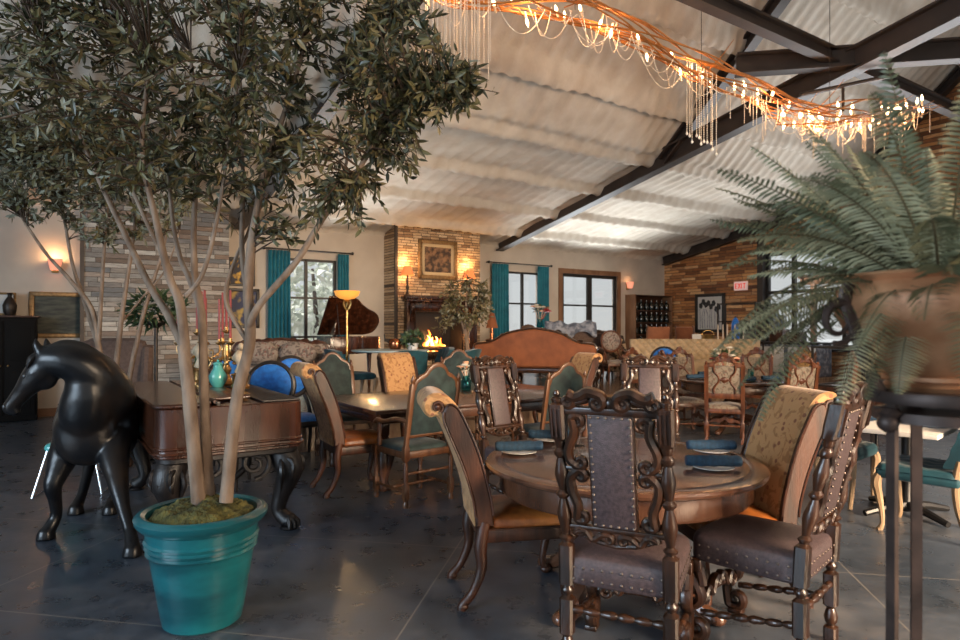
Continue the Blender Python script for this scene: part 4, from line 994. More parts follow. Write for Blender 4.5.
rod(tc[0] + .06, tc[3] - .08, 3.1, 'dark curtain rod over the window behind the piano'); rod(tc[4] + .06, tc[7] - .08, 3.13, 'dark curtain rod over the window right of the fireplace')
# fireplace: mantel, fire, painting, lamps
def in_b(t, s, z, c): return bl(t, s, z) - c
c = bl(tm_, .6, PLAT); t = thing('fireplace_mantel', 'dark carved wooden mantel round the burning fireplace', 'mantel', c, A_B)
hw = .98
mb = MB(); mb.box((0, -.14, 1.76), (2 * hw, .34, .07), bev=.015); mb.box((0, -.12, 1.7), (2 * hw - .08, .27, .06), bev=.015); mb.build('mantel_shelf', M['mahogany'], t)
mb = MB(); mb.box((0, -.07, 1.59), (2 * hw - .16, .14, .2), bev=.01); mb.tube([(-.5, -.15, 1.56), (-.25, -.15, 1.62), (0, -.15, 1.57), (.25, -.15, 1.62), (.5, -.15, 1.56)], .02, 6); mb.build('frieze', M['mahogany'], t)
for sx in (-1, 1):
    mb = MB(); mb.box((sx * .8, -.08, .75), (.22, .16, 1.5), bev=.012); mb.box((sx * .8, -.1, .06), (.27, .22, .12), bev=.01)
    p = bez([(sx * .8, -.17, 1.66), (sx * .8, -.24, 1.56), (sx * .8, -.19, 1.4), (sx * .8, -.16, 1.25)], 5); mb.tube(p, lerpr([.05, .07, .05, .03], len(p)), 8); mb.build('mantel_leg', M['mahogany'], t)
mb = MB(); mb.box((0, -.3, -.0 + .03), (2.1, .6, .06), bev=.01); mb.build('hearth_slab', M['grey_stone'], t)
M['flame'] = mat('flame', (1, .3, .03), .8, emit=(1, .22, .03), emit_s=4); M['flame_core'] = mat('flame_core', (1, .6, .2), .8, emit=(1, .5, .14), emit_s=8)
M['bark'] = mat('bark', (.03, .018, .01), .9, noise_s=20, col2=(.1, .06, .035), bump=.5)
c = bl(tm_, .3, FB[2]); t = thing('log_fire', 'burning log fire with orange flames inside the fireplace', 'fire', c, A_B)
q = random.Random(5)
for k in range(5):
    mb = MB(); y = (k % 3 - 1) * .09; z = .12 + (k // 3) * .13; a = q.uniform(-.25, .25); mb.tube([(-.36, y - a * .2, z), (-.1, y, z + .01), (.14, y + .01, z), (.36, y + a * .2, z)], [.055, .06, .06, .05], 9); mb.build('log', M['bark'], t)
mb = MB()
for k in range(9): mb.box((-.4 + k * .1, 0, .04), (.018, .3, .018)); 
mb.box((0, -.14, .04), (.9, .02, .02)); mb.box((0, .14, .04), (.9, .02, .02)); 
for x in (-.42, .42): mb.box((x, -.16, .1), (.03, .03, .22))
mb.build('grate', M['iron'], t)
for k in range(13):
    x = -.28 + .045 * k + q.uniform(-.03, .03); h = q.uniform(.22, .5) * (1 - abs(k - 5) / 14); y = q.uniform(-.08, .06)
    mb = MB(); p = bez([(x, y, .18), (x + q.uniform(-.04, .04), y, .2 + h * .4), (x + q.uniform(-.06, .06), y, .2 + h * .8), (x + q.uniform(-.05, .05), y, .22 + h)], 4); mb.tube(p, lerpr([.03, .045, .02, .002], len(p)), 7); mb.build('flame', M['flame_core' if k % 3 == 0 else 'flame'], t)
def point(name, loc, e, col, r=.05, par=None):
    d = bpy.data.lights.new(name, 'POINT'); d.energy = e; d.color = col; d.shadow_soft_size = r; o = bpy.data.objects.new(name, d); COL.objects.link(o); o.location = loc
    if par: o.parent = par
    return o
point('fire_light', (0, -.1, .42), 35, (1, .4, .12), .12, t)
# fire screen of crossed iron bars before the hearth
c = bl(tm_ - .1, .98, PLAT + .06); t = thing('fire_screen', 'low black iron lattice screen standing before the fire', 'fire screen', c, A_B)
mb = MB()
for k in range(7): x = -.45 + k * .15; mb.tube([(x, 0, .05), (x + .15, 0, .5)], .008, 5); mb.tube([(x + .15, 0, .05), (x, 0, .5)], .008, 5)
mb.tube([(-.5, 0, .04), (.65, 0, .04), (.65, 0, .5), (-.5, 0, .5), (-.5, 0, .04)], .012, 6); mb.build('lattice', M['iron'], t)
mb = MB(); mb.box((-.45, 0, .02), (.04, .25, .04)); mb.box((.6, 0, .02), (.04, .25, .04)); mb.build('foot', M['iron'], t)
M['gilt'] = mat('gilt', (.16, .09, .035), .4, .4, noise_s=20, col2=(.28, .17, .07)); M['liner'] = mat('liner', (.5, .38, .22), .6)
def picture(name, label, cat, c, rz, w, h, art, frame='gilt', fw=.09, liner=0.0, dep=.05):
    """faces local -Y"""
    t = thing(name, label, cat, c, rz)
    mb = MB()
    for (x, z, dx, dz) in ((0, h / 2 - fw / 2, w, fw), (0, -h / 2 + fw / 2, w, fw), (w / 2 - fw / 2, 0, fw, h), (-w / 2 + fw / 2, 0, fw, h)): mb.box((x, -dep / 2, z), (dx, dep, dz), bev=.012)
    mb.build('frame', M[frame], t)
    if liner:
        mb = MB(); f2 = fw + liner
        for (x, z, dx, dz) in ((0, h / 2 - fw - liner / 2, w - 2 * fw, liner), (0, -h / 2 + fw + liner / 2, w - 2 * fw, liner), (w / 2 - fw - liner / 2, 0, liner, h - 2 * fw), (-w / 2 + fw + liner / 2, 0, liner, h - 2 * fw)): mb.box((x, -dep * .35, z), (dx, dep * .5, dz), bev=.006)
        mb.build('liner', M['liner'], t)
    mb = MB(); mb.box((0, -.012, 0), (w - fw, .02, h - fw)); mb.build('canvas', art, t, smooth=False)
    return t
M['relief'] = mat('relief', (.035, .018, .01), .5, noise_s=9, col2=(.22, .12, .06), bump=1.0, lo=.42, hi=.6)
zf = 1.5 + (328 - 260) / 640 * 14.4
picture('framed_relief', 'carved relief picture in a dark gilt frame over the mantel', 'picture', bl(t_at(438, .62), .6, zf), A_B, 1.0, .88, M['relief'], liner=.07)
def table_lamp(label, c, shade_col):
    t = thing('table_lamp', label, 'lamp', c, 0, 'lamps on the mantel')
    mb = MB(); mb.lathe([(.075, 0), (.08, .02), (.03, .05), (.022, .12), (.04, .18), (.02, .24), (.03, .32), (.015, .4), (.012, .5)], n=16); mb.build('base', M['iron'], t)
    mb = MB(); mb.lathe([(.14, .44), (.075, .64), (.07, .64), (.135, .44)], n=24, cap=False); mb.build('lamp_shade', M['shade'], t)
    mb = MB(); mb.ball((0, 0, .53), .03, 10, 8); mb.build('bulb', M['bulb'], t)
    point('lamp_light', (0, 0, .74), 16, (1, .52, .2), .05, t); point('lamp_light', (0, 0, .4), 8, (1, .52, .2), .04, t)
M['shade'] = mat('shade', (.5, .13, .03), .8, emit=(1, .24, .07), emit_s=.9)
M['bulb'] = mat('bulb', (1, .8, .5), .4, emit=(1, .62, .3), emit_s=25)
table_lamp('table lamp with orange shade at the left of the mantel', bl(t_at(407, .72), .74, PLAT + 1.796), 0)
table_lamp('table lamp with orange shade at the right of the mantel, behind the ficus', bl(t_at(469, .72), .74, PLAT + 1.796), 0)
# wall lights
def sconce(label, c, rz, e=10, em=2.0):
    t = thing('wall_sconce', label, 'wall light', c, rz, None)
    mb = MB(); mb.box((0, -.02, 0), (.1, .03, .22), bev=.01); mb.build('back_plate', M['brass'], t)
    mb = MB(); mb.lathe([(.07, -.07), (.11, .11), (.105, .11), (.065, -.07)], (0, -.12, 0), 20, cap=False); mb.build('lamp_shade', M['pink_shade'], t)
    mb = MB(); mb.tube([(0, -.03, -.04), (0, -.12, -.05), (0, -.12, 0)], .012, 6); mb.build('arm', M['brass'], t)
    point('sconce_light', (0, -.14, .16), e, (1, .55, .25), .05, t)
M['pink_shade'] = mat('pink_shade', (.7, .3, .2), .7, emit=(1, .34, .2), emit_s=.8)
sconce('glowing pink wall light right of the terrace door', bl(t_at(627), 0, 1.5 + 42 / 640 * 18.6), A_B, 1.2)
sconce('warm wall light over the framed landscape at far left', bl(t_at(55), 0, 2.55), A_B, 8)
# left end: cabinet, picture, oddments
M['landscape'] = mat('landscape', (.01, .014, .011), .6, noise_s=7, col2=(.06, .065, .045), stretch=(.5, .5, 2.2), lo=.4, hi=.66)
picture('framed_landscape', 'dark landscape painting in a gilt frame at the far left wall', 'picture', bl(t_at(61), 0, 1.5 + 13 / 640 * 10.9), A_B, .9, .78, M['landscape'], 'gilt', .075)
c = bl(t_at(6), .26, 0); t = thing('cabinet', 'tall dark cabinet at the left edge of the photo', 'cabinet', c, A_B)
M['cabinet_black'] = mat('cabinet_black', (.006, .005, .0045), .75, spec=.15)
mb = MB(); mb.box((0, 0, .84), (.86, .46, 1.66), bev=.006); mb.build('body', M['cabinet_black'], t)
mb = MB(); mb.box((0, 0, 1.685), (.94, .52, .03), bev=.008); mb.build('top', M['walnut'], t)
for sx in (-1, 1):
    mb = MB(); mb.box((sx * .21, -.235, .86), (.39, .03, 1.5), bev=.006); mb.box((sx * .21, -.253, 1.25), (.27, .01, .55), bev=.004); mb.box((sx * .21, -.253, .5), (.27, .01, .6), bev=.004); d = mb.build('door', M['cabinet_black'], t)
    mb = MB(); mb.ball((sx * .05, -.265, .9), .016, 8, 6); mb.build('knob', M['brass'], d)
picture('framed_card', 'small pale card in a brown frame on the dark cabinet', 'picture', bl(t_at(5), .22, 1.7 + .19), A_B, .32, .37, M['white'], 'gilt', .035)
mb = MB(); mb.lathe([(.06, 0), (.09, .06), (.1, .16), (.07, .24), (.03, .3), (.03, .34), (.045, .36)], n=18); o = mb.build('vase', M['iron']); o.location = bl(t_at(11), .36, 1.7); tag(o, 'dark bottle shaped vase on the cabinet beside the card', 'vase')
# brown wing chair in front of the ledge stone
def wing_chair(label, c, rz, m):
    t = thing('wing_chair', label, 'armchair', c, rz)
    mb = MB(); o = [(-.4, .45), (.4, .45), (.4, 1.2), (.36, 1.32), (.25, 1.37), (-.25, 1.37), (-.36, 1.32), (-.4, 1.2)]; mb.prism(o, .14, 'y', (0, -.05, 0), bev=.04); mb.build('backrest', m, t)
    for sx in (-1, 1):
        mb = MB(); o = [(-.05, .2), (.6, .2), (.62, .6), (.5, .66), (.2, .68), (.14, 1.0), (.06, 1.25), (-.05, 1.28)]; mb.prism(o, .13, 'x', (sx * .4, 0, 0), bev=.04); mb.build('arm', m, t)
        for y in (.02, .56): mb = MB(); mb.lathe([(.02, 0), (.03, .2)], (sx * .37, y, 0), 8); mb.build('leg', M['black_wood'], t)
    mb = MB(); pad(mb, -.34, .34, 0, .62, .2, .5, .04); mb.build('seat', m, t)
    return t
M['brown_cloth'] = mat('brown_cloth', (.07, .042, .032), .85, noise_s=30, col2=(.1, .065, .05))
wing_chair('tall brown wing chair before the grey ledge stone wall', (-4.75, 8.3, 0), face_dir(.3, -.95), M['brown_cloth'])
# pictures on the cream wall between stone and window
M['yellow_art'] = mat('yellow_art', (.015, .015, .03), .6, noise_s=7, col2=(.65, .38, .05), lo=.5, hi=.62); M['blue_art'] = mat('blue_art', (.01, .02, .07), .6, noise_s=5, col2=(.4, .28, .06), lo=.5, hi=.64)
picture('framed_painting', 'small yellow flower painting in a dark frame behind the tree trunks', 'picture', bl(t_at(241), 0, 1.5 + 57 / 640 * 12.4), A_B, .52, .56, M['yellow_art'], 'frame_dark', .05)
picture('framed_painting', 'larger blue and gold painting in a dark frame under the yellow one', 'picture', bl(t_at(243), 0, 1.5 + 20 / 640 * 12.4), A_B, .62, .78, M['blue_art'], 'frame_dark', .06)
# grand piano on the raised floor
def grand_piano(c, rz):
    t = thing('grand_piano', 'dark red grand piano with raised lid before the left window', 'piano', c, rz); m = M['mahogany']
    o2 = [(0, 0), (1.45, 0), (1.45, .5), (1.38, .85), (1.2, 1.05), (1.02, 1.3), (.85, 1.6), (.6, 1.78), (.3, 1.8), (.08, 1.68), (0, 1.4)]
    o = [(0, 0), (1.45, 0)] + [(p.x, p.y) for p in bez([(x, y, 0) for x, y in o2[2:]], 4)]
    mb = MB(); mb.prism(o, .3, 'z', (0, 0, .8), bev=.015); mb.build('case', m, t)
    mb = MB(); mb.box((.72, -.1, .68), (1.45, .26, .06), bev=.01); mb.box((.02, -.1, .76), (.06, .26, .14), bev=.01); mb.box((1.42, -.1, .76), (.06, .26, .14), bev=.01); mb.build('key_bed', m, t)
    mb = MB(); mb.box((.72, -.13, .72), (1.32, .15, .03)); mb.build('keyboard', M['white'], t, smooth=False)
    for x, y in ((.15, .1), (1.3, .1), (.4, 1.5)): mb = MB(); mb.lathe([(.035, 0), (.05, .06), (.05, .3), (.08, .65)], (x, y, 0), 12); mb.build('leg', m, t)
    # lid raised about the left edge
    mb = MB(); mb.M = Matrix.Translation((0, 0, .98)) @ Matrix.Rotation(R(-27), 4, 'Y'); mb.prism([(x, y) for x, y in o], .025, 'z', (0, 0, 0), bev=.005); mb.build('lid', M['mahogany'], t)
    mb = MB(); mb.tube([(1.3, .3, .93), (1.05, .3, 1.5)], .012, 6); mb.build('lid_prop', M['black_wood'], t)
    mb = MB(); mb.box((.72, .25, 1.12), (.7, .02, .3), rx=-.25, bev=.004); mb.build('music_desk', m, t)
grand_piano((-2.98, 11.7, PLAT), R(-62))
bpy.data.objects['grand_piano'].scale = (.66, .6, 1)
# torchiere
p = Vector((-1.53, 7.35, 0)); p = at(347, 300, 10.4); p.z = PLAT
t = thing('torchiere_lamp', 'tall copper torchiere with amber bowl shade before the left window', 'lamp', p)
mb = MB(); mb.lathe([(.15, 0), (.16, .02), (.06, .05), (.022, .1), (.018, .6), (.03, .64), (.018, .68), (.018, 1.42), (.034, 1.44), (.03, 1.5), (.05, 1.53), (.02, 1.56)], n=16); mb.build('pole', M['copper_lamp'] if 'copper_lamp' in M else M['brass'], t)
for k in range(5):
    a = 2 * pi * k / 5; mb = MB(); mb.tube(bez([(cos(a) * .02, sin(a) * .02, 1.4), (cos(a) * .06, sin(a) * .06, 1.48), (cos(a) * .05, sin(a) * .05, 1.56)], 5), lerpr([.012, .014, .004], 11), 6); mb.build('leaf_ornament', M['brass'], t)
M['amber'] = mat('amber', (.8, .35, .06), .3, emit=(1, .4, .07), emit_s=.75)
mb = MB(); mb.lathe([(.03, 1.56), (.12, 1.58), (.185, 1.63), (.21, 1.7), (.204, 1.7), (.175, 1.64), (.11, 1.6), (.03, 1.58)], n=32); mb.build('lamp_shade', M['amber'], t); point('torchiere_light', (0, 0, 1.82), 22, (1, .62, .28), .06, t)
# settees
def settee(label, c, rz, w, back, fabric, wd, hump=.12, h=1.0, group=None):
    t = thing('settee', label, 'sofa', c, rz, group); hw = w / 2
    top = [(-hw, .72), (-hw + .06, h - hump * .9), (-hw * .7, h - hump * .75), (-hw * .45, h - hump * .25), (-.2, h), (0, h + .02), (.2, h), (hw * .45, h - hump * .25), (hw * .7, h - hump * .75), (hw - .06, h - hump * .9), (hw, .72)]
    tp = bez([(x, 0, z) for x, z in top], 5)
    mb = MB(); mb.prism([(-hw + .02, .36), (hw - .02, .36)] + [(p.x, p.z) for p in reversed(tp)], .1, 'y', (0, -.04, 0), bev=.03); mb.build('backrest', M[back], t)
    mb = MB(); mb.tube([(p.x, -.04, p.z) for p in tp], .034, 8)
    for k in range(-3, 4): mb.ball((k * hw * .25, -.04, h + .03 - abs(k) ** 1.6 * hump * .13), .045, 8, 6, (1.5, .8, .6))
    mb.build('crest_rail', M[wd], t)
    mb = MB(); pad(mb, -hw + .1, hw - .1, 0, .62, .3, .48, .04); mb.build('seat', M[fabric], t)
    mb = MB(); mb.box((0, .27, .3), (w - .06, .66, .1), bev=.02); mb.build('seat_rail', M[wd], t)
    for sx in (-1, 1):
        mb = MB(); p = bez([(sx * hw, -.02, .72), (sx * (hw + .03), .2, .7), (sx * (hw + .04), .45, .66), (sx * (hw + .01), .56, .58), (sx * (hw - .02), .54, .42)], 5); mb.tube(p, lerpr([.04, .05, .045, .05, .04], len(p)), 8); mb.build('arm', M[wd], t)
        for y in (-.03, .56): mb = MB(); p = bez([(sx * (hw - .04), y, .3), (sx * (hw - .02), y, .2), (sx * (hw - .06), y + .02, .08), (sx * (hw - .04), y + .03, 0)], 4); mb.tube(p, lerpr([.045, .04, .025, .03], len(p)), 8); mb.build('leg', M[wd], t)
    return t
M['rust'] = mat('rust', (.17, .05, .016), .7, noise_s=5, col2=(.24, .076, .025), sheen=.15)
M['slate_cloth'] = mat('slate_cloth', (.07, .085, .12), .8, noise_s=10, col2=(.25, .27, .32), lo=.42, hi=.6)
settee('rust orange settee with carved crest, its back toward the camera', (1.02, 12.1, PLAT), R(-17), 2.35, 'rust', 'rust', 'dark_wood', .3, 1.06)
settee('dark carved settee facing away behind the rust settee, draped with a grey throw', (1.75, 13.3, PLAT), R(2), 1.9, 'brown_cloth', 'brown_cloth', 'dark_wood', .12, 1.1)
mb = MB()
def thr_f(u, v):
    x = 1.35 + 1.05 * u; a = (v - .5) * 2; top = 1.5 + .05 + .03 * sin(u * 9) + .02 * sin(u * 23 + 1)
    return (x, 13.26 - .13 * a - .02 * sin(u * 17 + v * 6), PLAT + top - .4 + .06 - .24 * abs(a) ** 1.6 * (1 + .3 * sin(u * 13 + (2 if a > 0 else 0))))
mb.grid(thr_f, 40, 16); o = mb.build('throw_blanket', M['slate_cloth'], ang=80, fix=False); o.modifiers.new('thickness', 'SOLIDIFY').thickness = .012; tag(o, 'rumpled slate grey throw over the settee behind the rust one', 'blanket')
mb = MB(); mb.ball((0, 0, 0), .2, 18, 12, (1, .55, 1)); o = mb.build('bolster_cushion', M['brown_cloth']); o.location = (1.02, 13.52, PLAT + .98); tag(o, 'round dark cushion at the left end of the draped settee', 'cushion')
settee('floral grey settee in front of the piano window', (-3.05, 9.8, PLAT), pi + R(10), 1.4, 'floral_grey', 'floral_grey', 'walnut', .05, .9)
for k in range(2):
    mb = MB(); mb.ball((0, 0, 0), .26, 20, 12, (1.1, .4, .68)); o = mb.build('cushion', M['floral_grey']); o.location = (-3.32 + .56 * k, 9.63 + .08 * k, PLAT + .72); o.rotation_euler = (.2, 0, R(10)); tag(o, 'floral cushion on the grey settee, ' + ('left one' if k == 0 else 'right one'), 'cushion', 'floral cushions on the grey settee')
# small dining table with teal chairs near the grand piano
M['pale_blue'] = mat('pale_blue', (.3, .42, .46), .35)
t = thing('pedestal_table', 'pale blue table with a black base among teal chairs near the piano', 'table', (-1.4, 10.0, PLAT))
mb = MB(); mb.lathe([(.02, .73), (.58, .73), (.6, .745), (.6, .76), (.02, .765)], n=40); mb.build('table_top', M['pale_blue'], t)
mb = MB(); mb.lathe([(.28, 0), (.28, .02), (.05, .05), (.04, .7), (.2, .73)], n=20); mb.build('pedestal', M['black'], t)
G7 = 'teal chairs round the pale blue table'
again(tuf, 'teal chair left of the pale blue table near the piano', (-2.1, 9.5, PLAT), (.75, .5), G7, (1, 1, .86)); again(tuf, 'teal chair with its back to the camera at the pale blue table', (-1.0, 9.02, PLAT), (-.2, .95), G7, (1, 1, .86))
again(tuf, 'teal chair at the right of the pale blue table, before the hearth', (-.62, 10.25, PLAT), (-.9, -.35), G7, (1, 1, .86)); again(tuf, 'teal chair in front of the fire, its back just showing over the tan chair', (-.2, 9.5, PLAT), (-.9, .4), G7, (1, 1, .86))
M['copper'] = mat('copper', (.45, .16, .07), .25, 1.0, noise_s=12, col2=(.28, .1, .05))
t = thing('copper_pot', 'small copper pot with handle on the pale blue table', 'pot', (-1.33, 10.05, PLAT + .766)); mb = MB(); mb.lathe([(.08, 0), (.11, .05), (.1, .14), (.085, .16), (.08, .15), (.09, .06), (.02, .02)], n=20); mb.build('body', M['copper'], t); mb = MB(); mb.tube(bez([(-.1, 0, .1), (-.16, 0, .16), (-.17, 0, .24)], 5), .01, 6); mb.build('handle', M['iron'], t)
def leafy(par, c, r, n, m, seed, L=.1, wd=.03, sc=(1, 1, 1), name='foliage'):
    q = random.Random(seed); mb = MB()
    for k in range(n):
        d = Vector((q.gauss(0, 1), q.gauss(0, 1), q.gauss(0, 1))).normalized(); p = Vector(c) + Vector((d.x * sc[0], d.y * sc[1], d.z * sc[2])) * r * q.uniform(.3, 1) ** .6
        leaf(mb, p, (d + Vector((q.gauss(0, .6), q.gauss(0, .6), q.gauss(-.1, .5)))).normalized(), L * q.uniform(.7, 1.3), wd * q.uniform(.8, 1.2), q)
    return mb.build(name, m, par, smooth=False, fix=False)
def leaf(mb, p, d, L, w, q):
    s = d.cross(Vector((q.gauss(0, 1), q.gauss(0, 1), q.gauss(0, 1)))); s = s.normalized() if s.length > 1e-4 else d.orthogonal().normalized()
    n = d.cross(s); b = L * .12
    a0 = mb.pt(p); m0 = mb.pt(p + d * L * .5 - n * b); l0 = mb.pt(p + d * L * .4 + s * w); r0 = mb.pt(p + d * L * .4 - s * w); e = mb.pt(p + d * L - n * b * 1.6)
    mb.face(a0, r0, m0, l0) if 0 else None
    mb.face(a0, m0, l0); mb.face(l0, m0, e); mb.face(a0, r0, m0); mb.face(r0, e, m0)
t = thing('potted_plant', 'small leafy green plant in a pale pot on the pale blue table', 'plant', (-1.05, 9.98, PLAT + .766)); mb = MB(); mb.lathe([(.07, 0), (.1, .1), (.09, .1), (.02, .09)], n=18); mb.build('pot', M['plate'], t); leafy(t, (0, 0, .17), .15, 120, [M['leaf']], 2, .1, .03, (1, 1, .6))
# tiny statue lamp and flower vase between the curtains
t = thing('figurine_lamp', 'slender floor figurine with a red shade beside the right fireplace curtain', 'lamp', (at(492, 330, 13.2).x, 13.2, PLAT))
mb = MB(); mb.lathe([(.13, 0), (.14, .05), (.04, .1), (.03, .5), (.06, .6), (.07, .75), (.04, .9), (.03, 1.1)], n=14); mb.build('stem', M['copper'], t); mb = MB(); mb.lathe([(.13, 1.1), (.05, 1.4), (.01, 1.42)], n=16); mb.build('lamp_shade', M['red_shade'] if 'red_shade' in M else M['rust'], t)
t = thing('flower_stand', 'slim black stand with a vase of flowers before the narrow window', 'flowers', (at(540, 330, 14.6).x, 14.6, PLAT))
mb = MB(); mb.lathe([(.15, 0), (.03, .04), (.025, 1.0), (.15, 1.04), (.15, 1.07)], n=14); mb.build('stand', M['black_wood'], t); mb = MB(); mb.lathe([(.05, 1.07), (.09, 1.15), (.05, 1.27), (.06, 1.3)], n=14); mb.build('vase', M['blue_glass'], t); bouquet(t, (0, 0, 1.47), .2, 9, ('blush', 'red', 'petal_white'), 12)
# leopard settee and oval chair before the terrace door
M['leopard'] = pattern('leopard', (.42, .3, .19), (.03, .02, .015), (.02, .012, .01), 7, .5, dist=.3)
wing_chair('leopard print wing chair before the terrace door', (2.9, 14.5, PLAT), face_dir(.5, -.86), M['leopard']).scale = (.95, .95, .74)
med2 = chair_at(medallion_chair, 'brown oval backed chair with floral pad beside the leopard chair', (2.66, 12.9, PLAT), (.1, -1), None, fabric='floral_grey', wd='red_oak', arms=True); med2.scale = (.9, .9, .9)
# wine rack on the back wall
M['bottle'] = mat('bottle', (.008, .01, .008), .12, coat=.5); M['bottle_foil'] = mat('bottle_foil', (.1, .06, .035), .4, .5)
c = bl(.9, .2, PLAT); t = thing('wine_rack', 'wooden wine rack full of dark bottles in the far corner', 'shelf', c, A_B)
for sx in (-1, 1): mb = MB(); mb.box((sx * .78, 0, 1.03), (.05, .38, 2.06), bev=.006); mb.build('side_panel', M['oak_trim'], t)
mb = MB(); mb.box((0, .17, 1.03), (1.56, .03, 2.04)); mb.build('back_panel', M['walnut'], t)
for z in (.05, .55, .9, 1.25, 1.6, 2.04): mb = MB(); mb.box((0, 0, z), (1.54, .36, .03), bev=.004); mb.build('shelf', M['walnut'], t)
bt = None; k = 0
for r_, z in enumerate((.565, .915, 1.265, 1.615)):
    for i in range(7):
        x = -.66 + i * .22; wpos = c + U * x - V * .08 + Vector((0, 0, z))
        lab = 'dark wine bottle standing on the wine rack in the far corner'
        if bt is None:
            bt = thing('wine_bottle', lab, 'bottle', wpos, 0, 'wine bottles on the rack')
            mb = MB(); mb.lathe([(.07, 0), (.075, .01), (.075, .17), (.055, .21), (.024, .235), (.022, .3)], n=16); mb.build('body', M['bottle'], bt); mb = MB(); mb.lathe([(.02, .25), (.02, .305), (.005, .307)], n=12); mb.build('foil', M['bottle_foil'], bt)
        else: dup(bt, wpos, 0, lab)
# gable wall: framed art, exit sign, rack, umbrella
def on_g(px, py, off=0.0):
    k = (px - CX) / F; s = (PC.y * k - PC.x) / (.5547 + .83205 * k); p = bl(off, s); Y = p.y; p.z = H - (py - CY) / F * Y; return p
RG = A_B - pi / 2
M['iris_art'] = mat('iris_art', (.6, .62, .58), .5, noise_s=4, col2=(.12, .13, .13), stretch=(3, 3, .45), lo=.52, hi=.62)
t = picture('framed_print', 'pale print of dark flowers and stems in a black frame on the plank wall', 'picture', on_g(711, 313, .03), RG, .98, 1.1, M['white'], 'frame_dark', .09)
q = random.Random(9)
for k in range(9):
    x = -.32 + .08 * k; mb = MB(); mb.tube([(x, -.026, -.44), (x + q.uniform(-.03, .03), -.026, -.1), (x + q.uniform(-.05, .05), -.026, .12)], .009, 4); mb.build('painted_stem', M['grey_paint'] if 'grey_paint' in M else M['slate_cloth'], t)
for k in range(8):
    x = -.3 + .085 * k; z = q.uniform(.08, .34); mb = MB()
    for j in range(5): a = 2 * pi * j / 5 + k; mb.ball((x + cos(a) * .035, -.026, z + sin(a) * .045), .034, 7, 5, (1, .15, 1.3))
    mb.build('painted_flower', M['black'], t)
M['sign_white'] = mat('sign_white', (.75, .6, .56), .5, emit=(1, .62, .55), emit_s=.25); M['sign_red'] = mat('sign_red', (.6, .03, .02), .5, emit=(1, .08, .05), emit_s=.5)
t = thing('exit_sign', 'small lit EXIT sign with red letters high on the plank wall', 'sign', on_g(742, 286, .03), RG)
mb = MB(); mb.box((0, -.02, 0), (.4, .05, .24), bev=.01); mb.build('sign_box', M['sign_white'], t)
mb = MB(); y = -.05
def seg(x0, z0, x1, z1, w=.02): d = Vector((x1 - x0, 0, z1 - z0)); mb.box(((x0 + x1) / 2, y, (z0 + z1) / 2), (d.length + w, .008, w), ry=-atan2(d.z, d.x))
h = .06
for x0, ch in ((-.15, 'E'), (-.06, 'X'), (.03, 'I'), (.09, 'T')):
    if ch == 'E': seg(x0, -h, x0, h); seg(x0, h, x0 + .05, h); seg(x0, 0, x0 + .04, 0); seg(x0, -h, x0 + .05, -h)
    if ch == 'X': seg(x0, -h, x0 + .06, h); seg(x0, h, x0 + .06, -h)
    if ch == 'I': seg(x0 + .01, -h, x0 + .01, h)
    if ch == 'T': seg(x0, h, x0 + .06, h); seg(x0 + .03, -h, x0 + .03, h)
mb.build('letters', M['sign_red'], t, smooth=False)
# tufted banquette
M['tufted_cream'] = mat('tufted_cream', (.33, .24, .135), .8, noise_s=5, col2=(.4, .3, .19))
c = Vector((4.28, 12.75, PLAT)); t = thing('tufted_banquette', 'long cream banquette with diamond tufted back before the plank wall', 'sofa', c, pi + R(-2))
mb = MB(); wq = 2.55
def tq(u, v):
    x = (u - .5) * wq; z = .35 + v * .53; a = x / .075; b = z / .075
    tf = abs(sin(pi * (a + b) / 2)) * abs(sin(pi * (a - b) / 2)); e = min(1, 12 * min(u, 1 - u)) ** .5
    return (x, .02 + .05 * tf ** .5 * e, z)
mb.grid(tq, 150, 32); mb.box((0, -.06, .6), (wq, .15, .56), bev=.02); mb.build('backrest', M['tufted_cream'], t)
mb = MB(); pad(mb, -wq / 2, wq / 2, .05, .62, .22, .46, .03); mb.build('seat', M['tufted_cream'], t)
for x in (-1.15, -.4, .4, 1.15):
    for y in (0, .55): mb = MB(); mb.lathe([(.02, 0), (.03, .22)], (x, y, 0), 8); mb.build('leg', M['black_wood'], t)
# console behind the banquette with candles, bucket and card
c = Vector((4.9, 13.75, PLAT)); t = thing('console_table', 'narrow dark console holding candles behind the banquette', 'table', c, R(-6))
mb = MB(); mb.box((0, 0, .735), (1.9, .38, .03), bev=.005); mb.build('table_top', M['black_wood'], t)
for x in (-.9, .9):
    for y in (-.15, .15): mb = MB(); mb.box((x, y, .36), (.04, .04, .72), bev=.004); mb.build('leg', M['black_wood'], t)
M['wax'] = mat('wax', (.62, .5, .38), .5)
cd = None
for k, (px, h) in enumerate(((717.5, .38), (724, .36), (727, .4), (736, .42), (743, .36))):
    w = Vector(((px - CX) / F * 13.72, 13.72 + (.06 if k % 2 else -.02), PLAT + .75)); lab = ('cream taper candle in the row behind the banquette, ' + ('first', 'second', 'third', 'fourth', 'fifth')[k] + ' from the left')
    if cd is None:
        cd = thing('taper_candle', lab, 'candle', w, 0, 'taper candles on the console'); mb = MB(); mb.lathe([(.03, 0), (.035, .02), (.014, .03), (.02, .05)], n=12); mb.build('holder', M['brass'], cd); mb = MB(); mb.lathe([(.014, .05), (.012, .42), (.004, .425)], n=10); mb.build('candle', M['wax'], cd)
    else: dup(cd, w, 0, lab)
